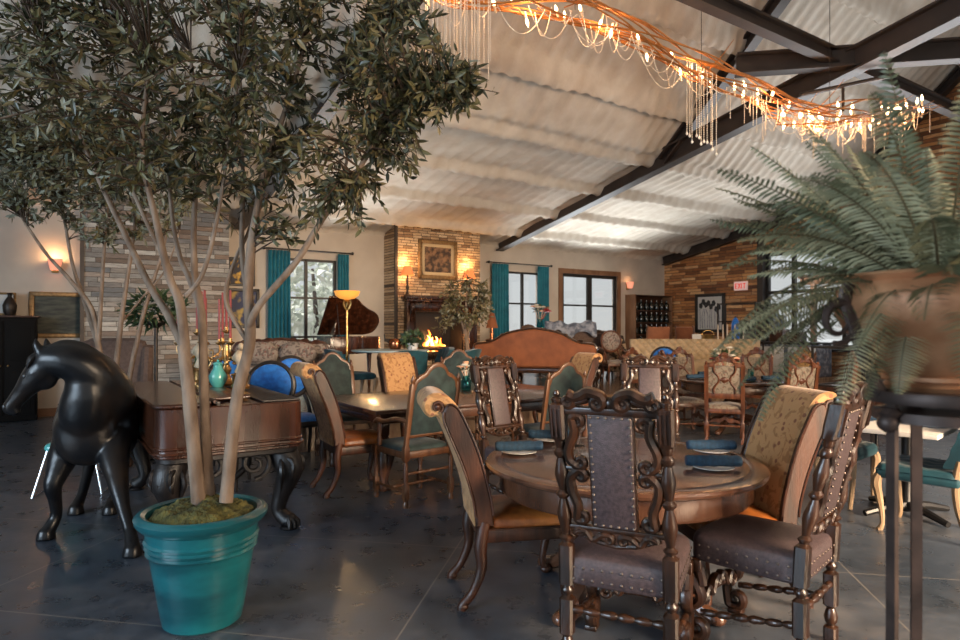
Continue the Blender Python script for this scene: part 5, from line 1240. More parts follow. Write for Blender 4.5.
t = thing('brass_bucket', 'round brass bucket on the console beside the white card', 'bucket', ((708 - CX) / F * 13.75, 13.75, PLAT + .75)); mb = MB(); mb.lathe([(.1, 0), (.12, .02), (.13, .2), (.135, .21), (.125, .2), (.115, .03), (.02, .02)], n=24); mb.build('bucket_body', M['brass'], t); mb = MB(); mb.tube([(cos(a) * .13, 0, .2 + sin(a) * .1) for a in [pi * k / 12 for k in range(13)]], .006, 6); mb.build('bail_handle', M['brass'], t)
mb = MB(); mb.box((0, 0, .11), (.2, .012, .22), bev=.003); mb.box((.0, .03, .08), (.05, .06, .16)); o = mb.build('card_stand', M['white'], smooth=False); o.location = ((697 - CX) / F * 13.7, 13.7, PLAT + .75); o.rotation_euler = (-.1, 0, .1); tag(o, 'small white card standing on the console at the left of the bucket', 'card')
# tall leather chairs behind the banquette
def panel_chair(label, c, rz):
    t = thing('panel_back_chair', label, 'chair', c, rz, 'tall leather panel chairs behind the banquette')
    for sx in (-1, 1):
        mb = MB(); mb.tube([(sx * .25, -.06, 0), (sx * .25, 0, .45), (sx * .25, -.13, 1.15)], .026, 8); mb.build('back_post', M['oak'], t); mb = MB(); mb.tube([(sx * .24, .45, 0), (sx * .24, .44, .44)], .026, 8); mb.build('front_leg', M['oak'], t)
    mb = MB(); mb.box((0, -.075, .84), (.5, .05, .58), rx=.185, bev=.015); mb.build('back_panel', M['rust'], t); mb = MB(); pad(mb, -.26, .26, -.02, .48, .4, .48, .03); mb.build('seat', M['rust'], t)
panel_chair('tall rust leather panel chair before the wine rack', (3.92, 14.2, PLAT), face_dir(-.1, 1)); panel_chair('tall rust leather panel chair leaning beside the framed print', (4.75, 14.6, PLAT), face_dir(.85, .5))
# black rack, umbrella, suitcase
c = Vector(((740 - CX) / F * 15.2, 15.2, PLAT)); t = thing('metal_rack', 'open black metal rack standing against the plank wall', 'rack', c, RG)
mb = MB()
for x in (-.5, .5):
    for y in (-.15, .15): mb.box((x, y, .85), (.03, .03, 1.7))
for z in (.3, .8, 1.25, 1.68):
    for y in (-.15, .15): mb.box((0, y, z), (1.0, .025, .025))
    for x in (-.5, .5): mb.box((x, 0, z), (.025, .3, .025))
mb.build('rack_frame', M['iron'], t, smooth=False)
for z in (.3, .8): mb = MB(); mb.box((0, 0, z + .015), (.98, .28, .012)); mb.build('shelf', M['black_wood'], t)
t = thing('folded_parasol', 'rolled blue parasol standing behind the candles', 'parasol', ((735.5 - CX) / F * 14.3, 14.3, PLAT)); mb = MB(); mb.lathe([(.05, .35), (.075, .5), (.09, .9), (.085, 1.2), (.05, 1.3), (.02, 1.33)], n=18); mb.build('canopy', M['navy_blue'] if 'navy_blue' in M else M['royal'], t); mb = MB(); mb.lathe([(.12, 0), (.12, .04), (.018, .06), (.016, 1.36)], n=12); mb.build('pole', M['black_wood'], t)
t = thing('tall_bin', 'tall black lidded bin right of the rolled blue parasol', 'bin', ((746 - CX) / F * 14.5, 14.5, PLAT)); mb = MB(); mb.box((0, 0, .6), (.32, .32, 1.2), bev=.02); mb.build('bin_body', M['black'], t); mb = MB(); mb.box((0, 0, 1.23), (.34, .34, .06), bev=.02); mb.build('lid', M['black'], t)
# service counter under the gable window
c = bl(.9, 4.6, PLAT); t = thing('service_counter', 'grey fronted counter with black top under the gable window', 'counter', c, RG)
mb = MB(); mb.box((0, 0, .36), (1.5, .6, .72), bev=.01); mb.build('cabinet', M['grey_panel'] if 'grey_panel' in M else M['slate_cloth'], t); mb = MB(); mb.box((0, 0, .745), (1.62, .7, .05), bev=.008); mb.build('counter_top', M['black_wood'], t)
for x in (-.38, .38): mb = MB(); mb.box((x, -.305, .36), (.66, .02, .6), bev=.006); mb.build('door', M['plate'], t)
for k, (y, w, h, nm, lab) in enumerate(((-.35, .34, .3, 'crate', 'brown wooden crate on the black counter by the gable window'), (.1, .3, .24, 'crate', 'smaller dark crate on the black counter, right of the brown one'))):
    mb = MB(); mb.box((0, 0, h / 2), (w, .3, h), bev=.008)
    for z in (.25, .5, .75): mb.box((0, 0, h * z), (w + .01, .31, .012))
    o = mb.build(nm, M['walnut'], smooth=False); p = c + V * (-y) * -1 * -1 + U * 0; p.z = PLAT + .77; o.location = p; o.rotation_euler = (0, 0, RG); tag(o, lab, 'crate')
# cane backed chair and glass case by the gable window
cane = pattern('cane', (.3, .17, .06), (.05, .025, .012), (.03, .015, .01), 30, .55, dist=.1); M['cane'] = cane
again(arc, 'cane coloured arched chair beside the grey counter', (5.05, 10.9), (.7, .7), 'arched side chairs by the counter') if 0 else chair_at(arched_chair, 'cane backed arched chair beside the grey counter', (5.35, 10.75), (-.2, .98), None, fabric='cane', wd='red_oak')
c = Vector((6.0, 10.2, 0)); t = thing('display_case', 'low glass display case with dark frame behind the red carved chairs', 'case', c, A_B)
mb = MB(); mb.box((0, 0, .3), (1.6, .6, .6), bev=.01); mb.build('base', M['walnut'], t)
mb = MB()
for x in (-.78, .78):
    for y in (-.28, .28): mb.box((x, y, .9), (.03, .03, .62))
for z in (.61, 1.2):
    for y in (-.28, .28): mb.box((0, y, z), (1.6, .03, .03))
    for x in (-.78, .78): mb.box((x, 0, z), (.03, .58, .03))
mb.build('case_frame', M['frame_dark'], t, smooth=False)
mb = MB(); mb.box((0, 0, .905), (1.54, .54, .58)); mb.build('glass_box', M['glass'], t, smooth=False)
# things on the square piano: candelabra with tall red candles, figures, vases
PA = Vector((-2.13, 4.2, 0)); PT = .991
def pp(x, y, z=PT): p = PA + U * x + V * y; return Vector((p.x, p.y, z))
M['red_wax'] = mat('red_wax', (.26, .04, .035), .5); M['gilt_bright'] = mat('gilt_bright', (.55, .32, .12), .3, .9, noise_s=30, col2=(.3, .16, .06))
def candelabrum(label, p, n, h, rz=0, r=.2, ch=.34):
    t = thing('candelabrum', label, 'candelabra', p, rz, 'candelabra on the square piano')
    mb = MB(); mb.lathe([(.09, 0), (.1, .02), (.05, .05), (.03, .1), (.045, .14), (.022, .2), (.03, h * .7), (.02, h)], n=16); mb.build('stem', M['gilt_bright'], t)
    for k in range(n):
        a = 2 * pi * k / max(1, n - 1) if k else 0; rr = r if k else 0; z = h + (.02 if k else .12)
        d = Vector((cos(a), sin(a), 0))
        if k:
            mb = MB(); mb.tube(bez([(0, 0, h * .75), d * rr * .5 + Vector((0, 0, h * .62)), d * rr + Vector((0, 0, h * .8)), d * rr + Vector((0, 0, z))], 6), .009, 6)
            for j in range(3): mb.ball(d * rr * (.35 + .3 * j) + Vector((0, 0, h * .62 - .03 + .03 * j)), .013, 6, 5)
            mb.build('arm', M['gilt_bright'], t)
        mb = MB(); mb.lathe([(.012, -.02), (.035, 0), (.036, .008), (.016, .012), (.016, .04)], tuple(d * rr + Vector((0, 0, z))), 12); cup = mb.build('candle_cup', M['gilt_bright'], t)
        mb = MB(); mb.lathe([(.011, .03), (.010, .03 + ch), (.003, .036 + ch)], tuple(d * rr + Vector((0, 0, z))), 9); mb.build('candle', M['red_wax'], cup)
candelabrum('gilt candelabrum with tall red tapers at the middle of the square piano', pp(.72, 1.3), 7, .36, 0, .22, .42)
candelabrum('gilt candelabrum with tall red tapers near the left end of the square piano', pp(.6, 2.0), 6, .34, .5, .2, .4)
M['ivory'] = mat('ivory', (.5, .42, .3), .6, noise_s=15, col2=(.35, .24, .14)); M['turquoise'] = mat('turquoise', (.09, .42, .4), .25, coat=.4)
def figurine(label, p, s=1.0):
    t = thing('figurine', label, 'figurine', p, 0, 'figurines on the square piano'); t.scale = (s,) * 3
    mb = MB(); mb.lathe([(.075, 0), (.08, .02), (.06, .04), (.065, .1), (.075, .12), (.05, .13)], n=16); mb.build('plinth', M['gilt_bright'], t)
    mb = MB(); p_ = bez([(0, 0, .13), (.015, 0, .2), (-.01, 0, .27), (.005, 0, .32)], 5); mb.tube(p_, lerpr([.05, .04, .042, .02], len(p_)), 12); mb.ball((.008, 0, .355), .026, 10, 8, (1, 1, 1.15))
    for sx in (-1, 1): p_ = bez([(sx * .035, 0, .3), (sx * .06, .01, .25), (sx * .03, .04, .22)], 4); mb.tube(p_, .012, 6)
    mb.build('figure', M['ivory'], t)
figurine('ivory figurine on a gilt plinth at the left of the piano top', pp(.55, 1.55), 1.15); figurine('ivory figurine on a gilt plinth between the pale tree trunks', pp(.75, .92), 1.0)
t = thing('turquoise_vase', 'small turquoise vase on the square piano behind the trunks', 'vase', pp(.62, 1.15)); mb = MB(); mb.lathe([(.04, 0), (.07, .05), (.075, .1), (.04, .16), (.035, .19), (.045, .2)], n=22); mb.build('body', M['turquoise'], t); mb = MB(); mb.lathe([(.045, .2), (.03, .215), (.008, .22)], n=14); mb.ball((0, 0, .228), .012, 8, 6); mb.build('lid', M['turquoise'], t)
t = thing('green_vase', 'tall green vase beside the candelabrum on the square piano', 'vase', pp(.6, 1.75)); mb = MB(); mb.lathe([(.04, 0), (.06, .1), (.065, .22), (.03, .32), (.03, .36), (.045, .38)], n=20); mb.build('body', M['leaf'], t); mb = MB(); mb.tube(bez([(.045, 0, .28), (.1, 0, .3), (.09, 0, .2), (.06, 0, .14)], 5), .008, 6); mb.build('handle', M['gilt_bright'], t)
# black floor candle stand with dark fronds
c = Vector(((156 - CX) / F * 7.4, 7.4, 0)); t = thing('plant_stand', 'tall black stand carrying a dark trailing plant behind the piano', 'plant', c)
mb = MB(); mb.lathe([(.16, 0), (.17, .02), (.03, .05), (.022, .7), (.04, .74), (.022, .78), (.02, 1.5), (.12, 1.56), (.12, 1.58)], n=14); mb.build('stand', M['iron'], t)
leafy(t, (0, 0, 1.72), .28, 260, [M['leaf']], 6, .16, .02, (1, 1, .6), 'fronds')
# small teal chair with chrome legs behind the horse
t = thing('chrome_leg_chair', 'small turquoise seat on thin chrome legs behind the bronze horse', 'chair', (-3.75, 5.95, 0), .3)
mb = MB(); pad(mb, -.22, .22, -.2, .22, .4, .45, .03); mb.build('seat', M['turquoise'], t); mb = MB(); o = [(-.21, .46), (.21, .46), (.2, .72), (.12, .8), (-.12, .8), (-.2, .72)]; mb.prism(o, .03, 'y', (0, .22, 0), bev=.01); mb.build('backrest', M['turquoise'], t)
for sx in (-1, 1): mb = MB(); mb.tube([(sx * .18, -.18, .4), (sx * .27, -.27, .01), (sx * .27, .27, .01), (sx * .18, .18, .4)], .008, 8); mb.build('sled_leg', M['chrome'], t)
# ================================================================ foreground: potted tree
M['glaze'] = mat('glaze', (.004, .062, .08), .28, noise_s=3.5, col2=(.012, .165, .19), stretch=(.6, .6, 2.2), coat=.5, lo=.35, hi=.7)
M['moss'] = mat('moss', (.025, .028, .006), .95, noise_s=14, col2=(.13, .115, .03), bump=1.0, bump_s=60)
M['trunk_bark'] = mat('trunk_bark', (.13, .085, .056), .85, noise_s=14, col2=(.27, .195, .14), stretch=(1, 1, .35), bump=.4, bump_s=35)
M['twig'] = mat('twig', (.07, .042, .025), .85)
M['leaf_dark'] = mat('leaf_dark', (.034, .036, .016), .45); M['leaf_mid'] = mat('leaf_mid', (.1, .092, .036), .5); M['leaf_olive'] = mat('leaf_olive', (.17, .13, .055), .5); M['leaf_grey'] = mat('leaf_grey', (.2, .2, .14), .5)
PX = lambda px, py, dy=0.0, Y=3.29: at(px, py, Y + dy)
POT = Vector((-1.425, 3.29, 0))
def planter(label, loc, m, r0, r1, h, name='plant_pot'):
    t = thing(name, label, 'plant pot', loc)
    k = r1 - r0
    def R_(z): return r0 + k * z / h
    mb = MB(); prof = [(r0 - .015, 0), (r0, .012)] + [(R_(z * h), z * h) for z in (.1, .3, .5, .62)]
    for z in (.66, .71, .76): prof += [(R_(z * h) + .002, (z - .018) * h), (R_(z * h) + .013, z * h), (R_(z * h) + .002, (z + .018) * h)]
    prof += [(R_(.86 * h), .86 * h), (r1 + .012, .89 * h), (r1 + .03, .93 * h), (r1 + .034, .965 * h), (r1 + .022, .99 * h), (r1 + .0, h), (r1 - .02, .985 * h), (r1 - .03, .9 * h), (r1 - .05, .82 * h), (.01, .8 * h)]
    mb.lathe(prof, n=56); mb.build('pot_body', m, t); return t
def moss_bed(par, r, z, seed, n=500, dome=.05):
    q = random.Random(seed); mb = MB()
    def f(u, v):
        a = u * 2 * pi; rr = r * v; x, y = cos(a) * rr, sin(a) * rr
        return (x, y, z + dome * (1 - v * v) + .03 * noise.noise(Vector((x * 9, y * 9, seed))) + .018 * noise.noise(Vector((x * 24, y * 24, seed))) + .012 * noise.noise(Vector((x * 50, y * 50, 3))) - .03 * v ** 6)
    mb.grid(f, 90, 30); return mb.build('moss', M['moss'], par, ang=180, fix=False)
pt_ = planter('large turquoise glazed pot holding the tree in the left foreground', POT, M['glaze'], .19, .285, .575)
moss_bed(pt_, .268, .556, 3, dome=.06)
def tree(name, label, base, limbs, m_trunk, leafmats, sprays, twig_r, leafL, leafW, per, seed, knots=False):
    """limbs: list of (points, radii, leaf_from) in world space; sprays: list of world points that carry leaves"""
    q = random.Random(seed); t = thing(name, label, 'tree', base); B = Vector(base)
    nodes_ = []
    for pts, r0, r1, lf in limbs:
        p = bez(pts, 8); n = len(p); rr = [(r0 + (r1 - r0) * k / (n - 1)) * (1 + .07 * noise.noise(Vector((k * .45, r0 * 90, seed)))) for k in range(n)]
        mb = MB(); mb.tube([x - B for x in p], rr, 12 if r0 > .015 else 7); mb.build('trunk' if lf is not None and r0 > .03 else 'branch', m_trunk, t)
        for k in range(n):
            if k / n >= (lf or 0): nodes_.append((p[k], rr[k]))
    tw = MB(); lv = [MB() for _ in leafmats]
    for s in sprays:
        best = min(nodes_, key=lambda a: (a[0] - s).length_squared + q.uniform(0, .06)); a = best[0]; d = s - a
        if d.length < .08: d = Vector((q.gauss(0, 1), q.gauss(0, 1), q.gauss(.4, .6))).normalized() * .2
        if d.length > 1.0: continue
        mid = a.lerp(s, .5) + Vector((q.gauss(0, .05), q.gauss(0, .05), q.uniform(.0, .1))) * d.length
        e = a + d + Vector((0, 0, -.12 * d.length)); p = bez([a, mid, e], 6); n = len(p)
        tw.tube([x - B for x in p], lerpr([min(best[1] * .6, twig_r * 1.6), twig_r, twig_r * .4], n), 4, cap=False)
        ax = (p[-1] - p[-4]).normalized(); L0 = max(.18, min(.34, d.length))
        k0 = .35 if d.length > .3 else .1
        for k in range(per):
            f = k0 + (1 - k0) * (k + q.random()) / per; i = min(int(f * (n - 1)), n - 2); o = p[i].lerp(p[i + 1], f * (n - 1) - i)
            tdir = (p[i + 1] - p[i]).normalized(); sd = tdir.orthogonal().normalized(); sd.rotate(Matrix.Rotation(q.uniform(0, 2 * pi), 3, tdir))
            dd = (tdir * q.uniform(.35, .9) + sd * q.uniform(.5, 1) + Vector((0, 0, q.uniform(-.45, .2)))).normalized()
            m_ = q.choices(range(len(leafmats)), [x[1] for x in leafmats])[0]
            leaf6(lv[m_], o - B, dd, leafL * q.uniform(.65, 1.25), leafW * q.uniform(.75, 1.25), q)
    tw.build('twigs', M['twig'], t, fix=False); t.children[-1]['kind'] = 'stuff'
    mbt = MB(); mi = []
    for i, b in enumerate(lv):
        o = len(mbt.v); mbt.v += b.v; mbt.f += [tuple(x + o for x in f) for f in b.f]; mi += [i] * len(b.f)
    fo = mbt.build('foliage', [x[0] for x in leafmats], t, smooth=False, fix=False); fo.data.polygons.foreach_set('material_index', mi); fo['kind'] = 'stuff'
    return t
def leaf6(mb, p, d, L, w, q):
    s = d.cross(Vector((q.gauss(0, 1), q.gauss(0, 1), q.gauss(0, 1)))); s = s.normalized() if s.length > 1e-4 else d.orthogonal().normalized()
    n = d.cross(s); b = L * q.uniform(.05, .2)
    a = mb.pt(p); l1 = mb.pt(p + d * L * .3 + s * w * .85 + n * w * .25); r1 = mb.pt(p + d * L * .3 - s * w * .85 + n * w * .25); m1 = mb.pt(p + d * L * .35)
    l2 = mb.pt(p + d * L * .65 + s * w * .75 + n * (w * .25 - b * .5)); r2 = mb.pt(p + d * L * .65 - s * w * .75 + n * (w * .25 - b * .5)); e = mb.pt(p + d * L - n * b)
    mb.face(a, m1, l1); mb.face(a, r1, m1); mb.face(m1, e, l2, l1); mb.face(m1, r1, r2, e)
q = random.Random(21)
limbs = [
 ([PX(199, 505), PX(193, 440), PX(188, 385), PX(183, 345)], .036, .03, None),
 ([PX(183, 346), PX(168, 315, .05), PX(150, 286, .1), PX(121, 226, .15), PX(94, 169, .2), PX(56, 82, .25), PX(36, 30, .3)], .023, .007, .45),
 ([PX(185, 350), PX(180, 304, -.03), PX(169, 276, -.05), PX(156, 220, -.1), PX(142, 150, -.15), PX(150, 60, -.2)], .027, .008, .4),
 ([PX(171, 270, -.05), PX(155, 240, .1), PX(130, 180, .2), PX(126, 120, .3), PX(112, 40, .35)], .013, .005, .4),
 ([PX(209, 500, .06), PX(206, 440, .06), PX(204, 389, .08), PX(202, 318, .08), PX(195, 276, .08), PX(194, 220, .1), PX(198, 140, .1), PX(190, 50, .15)], .03, .008, .55),
 ([PX(202, 312, .08), PX(190, 280, .15), PX(180, 257, .2), PX(172, 215, .25), PX(165, 140, .35), PX(150, 80, .5)], .018, .006, .5),
 ([PX(186, 296, -.02), PX(203, 273, -.06), PX(217, 220, -.1), PX(228, 150, -.2), PX(240, 70, -.25)], .013, .006, .4),
 ([PX(226, 502, -.02), PX(232, 440), PX(238, 392), PX(250, 340), PX(248, 290), PX(252, 240)], .034, .024, None),
 ([PX(252, 240), PX(256, 215), PX(266, 165), PX(287, 105, .05), PX(311, 19, .1), PX(325, -60, .1)], .022, .007, .4),
 ([PX(249, 330), PX(258, 307, -.05), PX(296, 262, -.1), PX(322, 220, -.12), PX(364, 161, -.15), PX(390, 116, -.2), PX(430, 98, -.22), PX(468, 86, -.24)], .02, .006, .5),
 ([PX(248, 300, .03), PX(242, 250, .1), PX(243, 180, .2), PX(241, 100, .3), PX(238, 10, .3)], .016, .006, .45),
 ([PX(328, 212, -.12), PX(345, 170, .1), PX(352, 110, .2), PX(372, 40, .25)], .011, .004, .3),
 ([PX(250, 345, 0), PX(226, 300, .05), PX(236, 258, .1), PX(247, 235, .15), PX(262, 190, .3), PX(290, 140, .45)], .014, .005, .55),
 ([PX(60, 92, .25), PX(30, 110, .2), PX(-20, 120, .1), PX(-60, 100, 0)], .009, .004, .2),
]
sp = []
def crown(cx, cy, rx, ry, n, Y=3.3, ryd=.75, top=True):
    for _ in range(n):
        while 1:
            x, y, d = q.uniform(-1, 1), q.uniform(-1, 1), q.uniform(-1, 1)
            if x * x + y * y + d * d < 1: break
        sp.append(at(cx + x * rx, cy + y * ry, Y + d * ryd))
crown(180, 30, 200, 130, 255); crown(70, 60, 130, 90, 110); crown(300, 90, 105, 115, 160); crown(215, 150, 90, 60, 100, ryd=.5)
crown(430, 90, 58, 34, 80, 3.05, .15); crown(462, 78, 26, 18, 16, 3.05, .1); crown(395, 140, 38, 40, 50, 3.1, .2); crown(345, 200, 45, 26, 36, 3.15, .25); crown(300, 215, 30, 24, 18, 3.2, .2); crown(130, 165, 80, 30, 40, ryd=.5); crown(395, 30, 60, 60, 90, 3.2, .4); crown(180, -120, 230, 90, 300, ryd=.9)
tree('ficus_tree', 'tall leafy tree with several pale trunks rising from the turquoise pot', (POT.x, POT.y, .5), limbs, M['trunk_bark'],
     [(M['leaf_dark'], 5), (M['leaf_mid'], 4), (M['leaf_olive'], 2.2), (M['leaf_grey'], .8)], sp, .0035, .066, .0105, 13, 4)
# second tree, behind the horse
Y2 = 6.9; P2 = lambda px, py, dy=0.0: at(px, py, Y2 + dy)
b2 = P2(112, 470); b2.z = 0
pt2 = planter('plain dark planter behind the bronze horse', b2, M['brown_cloth'], .2, .27, .5); moss_bed(pt2, .255, .455, 5)
limbs2 = [
 ([P2(108, 430), P2(107, 400), P2(99, 350), P2(92, 310), P2(70, 280), P2(45, 252), P2(20, 215)], .04, .012, .6),
 ([P2(98, 345, .05), P2(84, 300, .1), P2(72, 262, .1), P2(60, 200, .2), P2(40, 150, .3)], .026, .009, .5),
 ([P2(99, 340), P2(101, 300, -.05), P2(104, 250, -.1), P2(108, 180, -.1), P2(100, 120, .1)], .024, .009, .5),
 ([P2(116, 430), P2(114, 395), P2(120, 330), P2(127, 280), P2(133, 240), P2(140, 170)], .035, .012, .6),
 ([P2(122, 430, .1), P2(130, 375, .1), P2(142, 320, .1), P2(152, 285, .1), P2(164, 245, .1), P2(172, 190, .1)], .03, .012, .6),
 ([P2(124, 320, .05), P2(140, 300, .05), P2(165, 270, .05), P2(180, 230, .1)], .014, .007, .6)]
sp = []; crown(65, 150, 130, 55, 420, Y2, .9); crown(40, 185, 60, 36, 110, Y2, .6); crown(150, 190, 50, 50, 120, Y2, .7); crown(30, 130, 110, 45, 130, Y2, .7); crown(110, 225, 40, 22, 30, Y2, .4)
tree('potted_tree', 'paler grey green potted tree at far left, behind the horse', (b2.x, b2.y, .45), limbs2, M['trunk_bark'], [(M['leaf_grey'], 5), (M['leaf_mid'], 3), (M['leaf_olive'], 1)], sp, .005, .085, .016, 11, 8)
# small ficus before the fireplace
Y3 = 11.6; P3 = lambda px, py, dy=0.0: at(px, py, Y3 + dy); b3 = P3(467, 400); b3.z = PLAT
pt3 = planter('small planter under the ficus before the hearth', b3, M['walnut'], .16, .21, .38); moss_bed(pt3, .2, .34, 6)
limbs3 = [([P3(467, 372), P3(467, 345), P3(463, 325), P3(455, 305), P3(450, 285)], .04, .012, .5), ([P3(468, 350), P3(468, 330, .1), P3(474, 310, .1), P3(482, 285, .1)], .03, .01, .4), ([P3(466, 335), P3(466, 310, -.1), P3(467, 280, -.1)], .024, .01, .3)]
sp = []; crown(466, 302, 28, 27, 110, Y3, .5); crown(450, 318, 16, 18, 26, Y3, .3); crown(486, 300, 9, 28, 24, Y3, .3)
tree('ficus_tree', 'small bushy ficus tree standing right before the fireplace', (b3.x, b3.y, PLAT + .35), limbs3, M['trunk_bark'], [(M['leaf_mid'], 4), (M['leaf_olive'], 3), (M['leaf_grey'], 3)], sp, .006, .085, .018, 10, 9)

# ================================================================ fern in the copper urn on an iron stand
FC = Vector((.95, 1.32, 0)); ZR = 1.36
M['urn_copper'] = mat('urn_copper', (.3, .13, .06), .45, .35, noise_s=9, col2=(.48, .24, .12), bump=.15, bump_s=20, lo=.4, hi=.65)
M['stand_iron'] = mat('stand_iron', (.04, .028, .024), .5, .5, noise_s=12, col2=(.085, .055, .045))
t = thing('plant_stand', 'tall iron plant stand with flat legs at the right edge', 'plant stand', FC)
for k, a in enumerate((195, 75, 315)):
    d = Vector((cos(R(a)), sin(R(a)), 0)); mb = MB(); p = [d * .125 + Vector((0, 0, ZR - .01)), d * .125 + Vector((0, 0, .9)), d * .135 + Vector((0, 0, .4)), d * .16 + Vector((0, 0, 0))]
    n = d.cross(Vector((0, 0, 1))); r = []
    for x in p: r.append([mb.pt(x + n * sx * .0105 + d * sy * .005) for sx, sy in ((-1, -1), (1, -1), (1, 1), (-1, 1))])
    for a_, b_ in zip(r, r[1:]): mb.bridge(a_, b_)
    mb.face(*reversed(r[0])); mb.face(*r[-1]); mb.build('leg', M['stand_iron'], t, smooth=False)
    mb = MB(); mb.lathe([(.016, -.01), (.024, 0), (.016, .01)], tuple(d * .132 + Vector((0, 0, ZR - .03))), 12); mb.ball(d * .136 + Vector((0, 0, ZR - .05)), .02, 10, 8); mb.build('rosette', M['stand_iron'], t)
mb = MB(); mb.lathe([(.125, ZR - .014), (.136, ZR - .012), (.14, ZR), (.136, ZR + .012), (.125, ZR + .012)], n=48); mb.lathe([(.10, ZR - .05), (.122, ZR - .05), (.122, ZR - .03), (.1, ZR - .03)], n=40); mb.build('top_ring', M['stand_iron'], t)
# side bracket: strap that follows the urn and ends in a ring scroll
for k, a in enumerate((185, 5)):
    d = Vector((cos(R(a)), sin(R(a)), 0)); mb = MB()
    p = bez([d * .125 + Vector((0, 0, ZR)), d * .16 + Vector((0, 0, ZR + .06)), d * .185 + Vector((0, 0, ZR + .13)), d * .207 + Vector((0, 0, ZR + .2)), d * .2 + Vector((0, 0, ZR + .23))], 6)
    mb.tube(p, .009, 8, ex=1.6)
    v = [d * (.222 + .042 * (1 - f * .55) * cos(x)) + Vector((0, 0, ZR + .155 + .048 * (1 - f * .55) * sin(x))) for f, x in [(i / 30, R(-75) - i / 30 * 2.6 * pi) for i in range(31)]]
    mb.tube(v, lerpr([.006, .009, .009, .006, .003], 31), 8); mb.build('scroll_bracket', M['stand_iron'], t)
t = thing('copper_urn', 'wide copper urn holding the fern on the iron stand', 'urn', FC + Vector((0, 0, ZR + .0125)), 0, None, (1.04, 1.04, .82))
mb = MB(); mb.lathe([(.03, 0), (.09, .0), (.1, .012), (.085, .03), (.1, .05), (.138, .1), (.172, .16), (.193, .215), (.185, .25), (.165, .272), (.178, .285), (.172, .292), (.155, .28), (.16, .24), (.01, .23)], n=64); mb.build('urn_body', M['urn_copper'], t)
mb = MB(); mb.lathe([(.086, .02), (.1, .026), (.1, .036), (.09, .04)], n=48); mb.build('foot_band', M['urn_copper'], t)
M['fern_dark'] = mat('fern_dark', (.075, .085, .04), .55, noise_s=9, col2=(.17, .17, .09)); M['fern_light'] = mat('fern_light', (.2, .2, .11), .55, noise_s=9, col2=(.4, .37, .22)); M['rachis'] = mat('rachis', (.1, .08, .04), .6)
t = thing('boston_fern', 'large drooping fern in the copper urn at the right edge', 'plant', FC + Vector((0, 0, ZR + .2)))
q = random.Random(33)
def frond(az, el, L, droop, m, w=.052):
    N_ = 46; pts = []; d = Vector((cos(az) * cos(el), sin(az) * cos(el), sin(el))); p = Vector((cos(az) * .05, sin(az) * .05, 0)); tw = q.uniform(-.5, .5)
    for k in range(N_ + 1):
        pts.append(p.copy()); d = (d + Vector((0, 0, -droop / N_))).normalized(); p = p + d * L / N_
    mb = MB(); mb.tube(pts, lerpr([.003, .002, .0008], N_ + 1), 4, cap=False); nf = len(mb.f)
    for k in range(5, N_):
        f = k / N_; tdir = (pts[k + 1] - pts[k]).normalized(); side = tdir.cross(Vector((0, 0, 1)))
        side = side.normalized() if side.length > .05 else Vector((-sin(az), cos(az), 0)); up = side.cross(tdir); side = side * cos(tw) + up * sin(tw); up = side.cross(tdir)
        ln = w * (sin(pi * min(1, f * .8 + .18)) ** .7) * q.uniform(.88, 1.1); wd = L / N_ * .42
        for sg in (-1, 1):
            dd = (side * sg + tdir * .35 - up * q.uniform(.0, .35)).normalized(); o = pts[k]
            a = mb.pt(o - tdir * wd * .3); b = mb.pt(o + tdir * wd * .7); c = mb.pt(o + dd * ln * .55 + tdir * wd * .75 + up * .003); e = mb.pt(o + dd * ln * .55 - tdir * wd * .5); g_ = mb.pt(o + dd * ln - up * ln * .12)
            mb.face(a, e, c, b); mb.face(e, g_, c)
    fo = mb.build('frond', [m, M['rachis']], t, smooth=False, fix=False); fo.data.polygons.foreach_set('material_index', [1] * nf + [0] * (len(mb.f) - nf))
for k in range(78):
    az = q.uniform(0, 2 * pi); u = q.random(); front = cos(az - R(270)) > .2; el = R((22 if front else 4) + (52 if front else 70) * u); L = q.uniform(.27, .43) * (1.12 if u < .5 else 1.18)
    frond(az, el, L, q.uniform(.7, 1.6) * (1.1 if u < .4 else .75), M['fern_dark' if q.random() < .62 else 'fern_light'])
for az, el, L, dr in ((182, 35, .5, 1.9), (178, 18, .46, 2.3), (188, 50, .48, 1.7), (205, 8, .3, 2.4), (215, 4, .26, 2.6), (246, 26, .34, 3.0), (262, 22, .32, 3.1), (290, 26, .34, 2.7), (205, 10, .36, 1.9), (275, 60, .36, 1.9), (240, 55, .38, 1.7), (172, 62, .42, 1.5), (200, 60, .42, 1.3), (150, 55, .45, 1.3), (195, 25, .5, 1.4)): frond(R(az), R(el), L, dr, M['fern_light' if q.random() < .5 else 'fern_dark'])

# ================================================================ bronze horse
M['bronze'] = mat('bronze', (.006, .0065, .008), .26, .0, noise_s=5, col2=(.018, .013, .01), lo=.45, hi=.75, rough2=.36, spec=.4, bump=.06, bump_s=14)
HB = Vector((-2.95, 5.0, 0)); t = thing('horse_statue', 'life size dark bronze foal statue turning its head left beside the tree pot', 'statue', HB)
mb = MB(); w = lambda x, y, z: Vector((x, y, z)) - HB
def limb(pts, rs, n=14, k=6): p = bez([w(*x) for x in pts], k); mb.tube(p, lerpr(rs, len(p)), n)
def blob(c, r, sc=(1, 1, 1), rz=0): mb.ball(w(*c), r, 20, 14, sc, Matrix.Rotation(rz, 3, 'Z'))
hd = R(14)
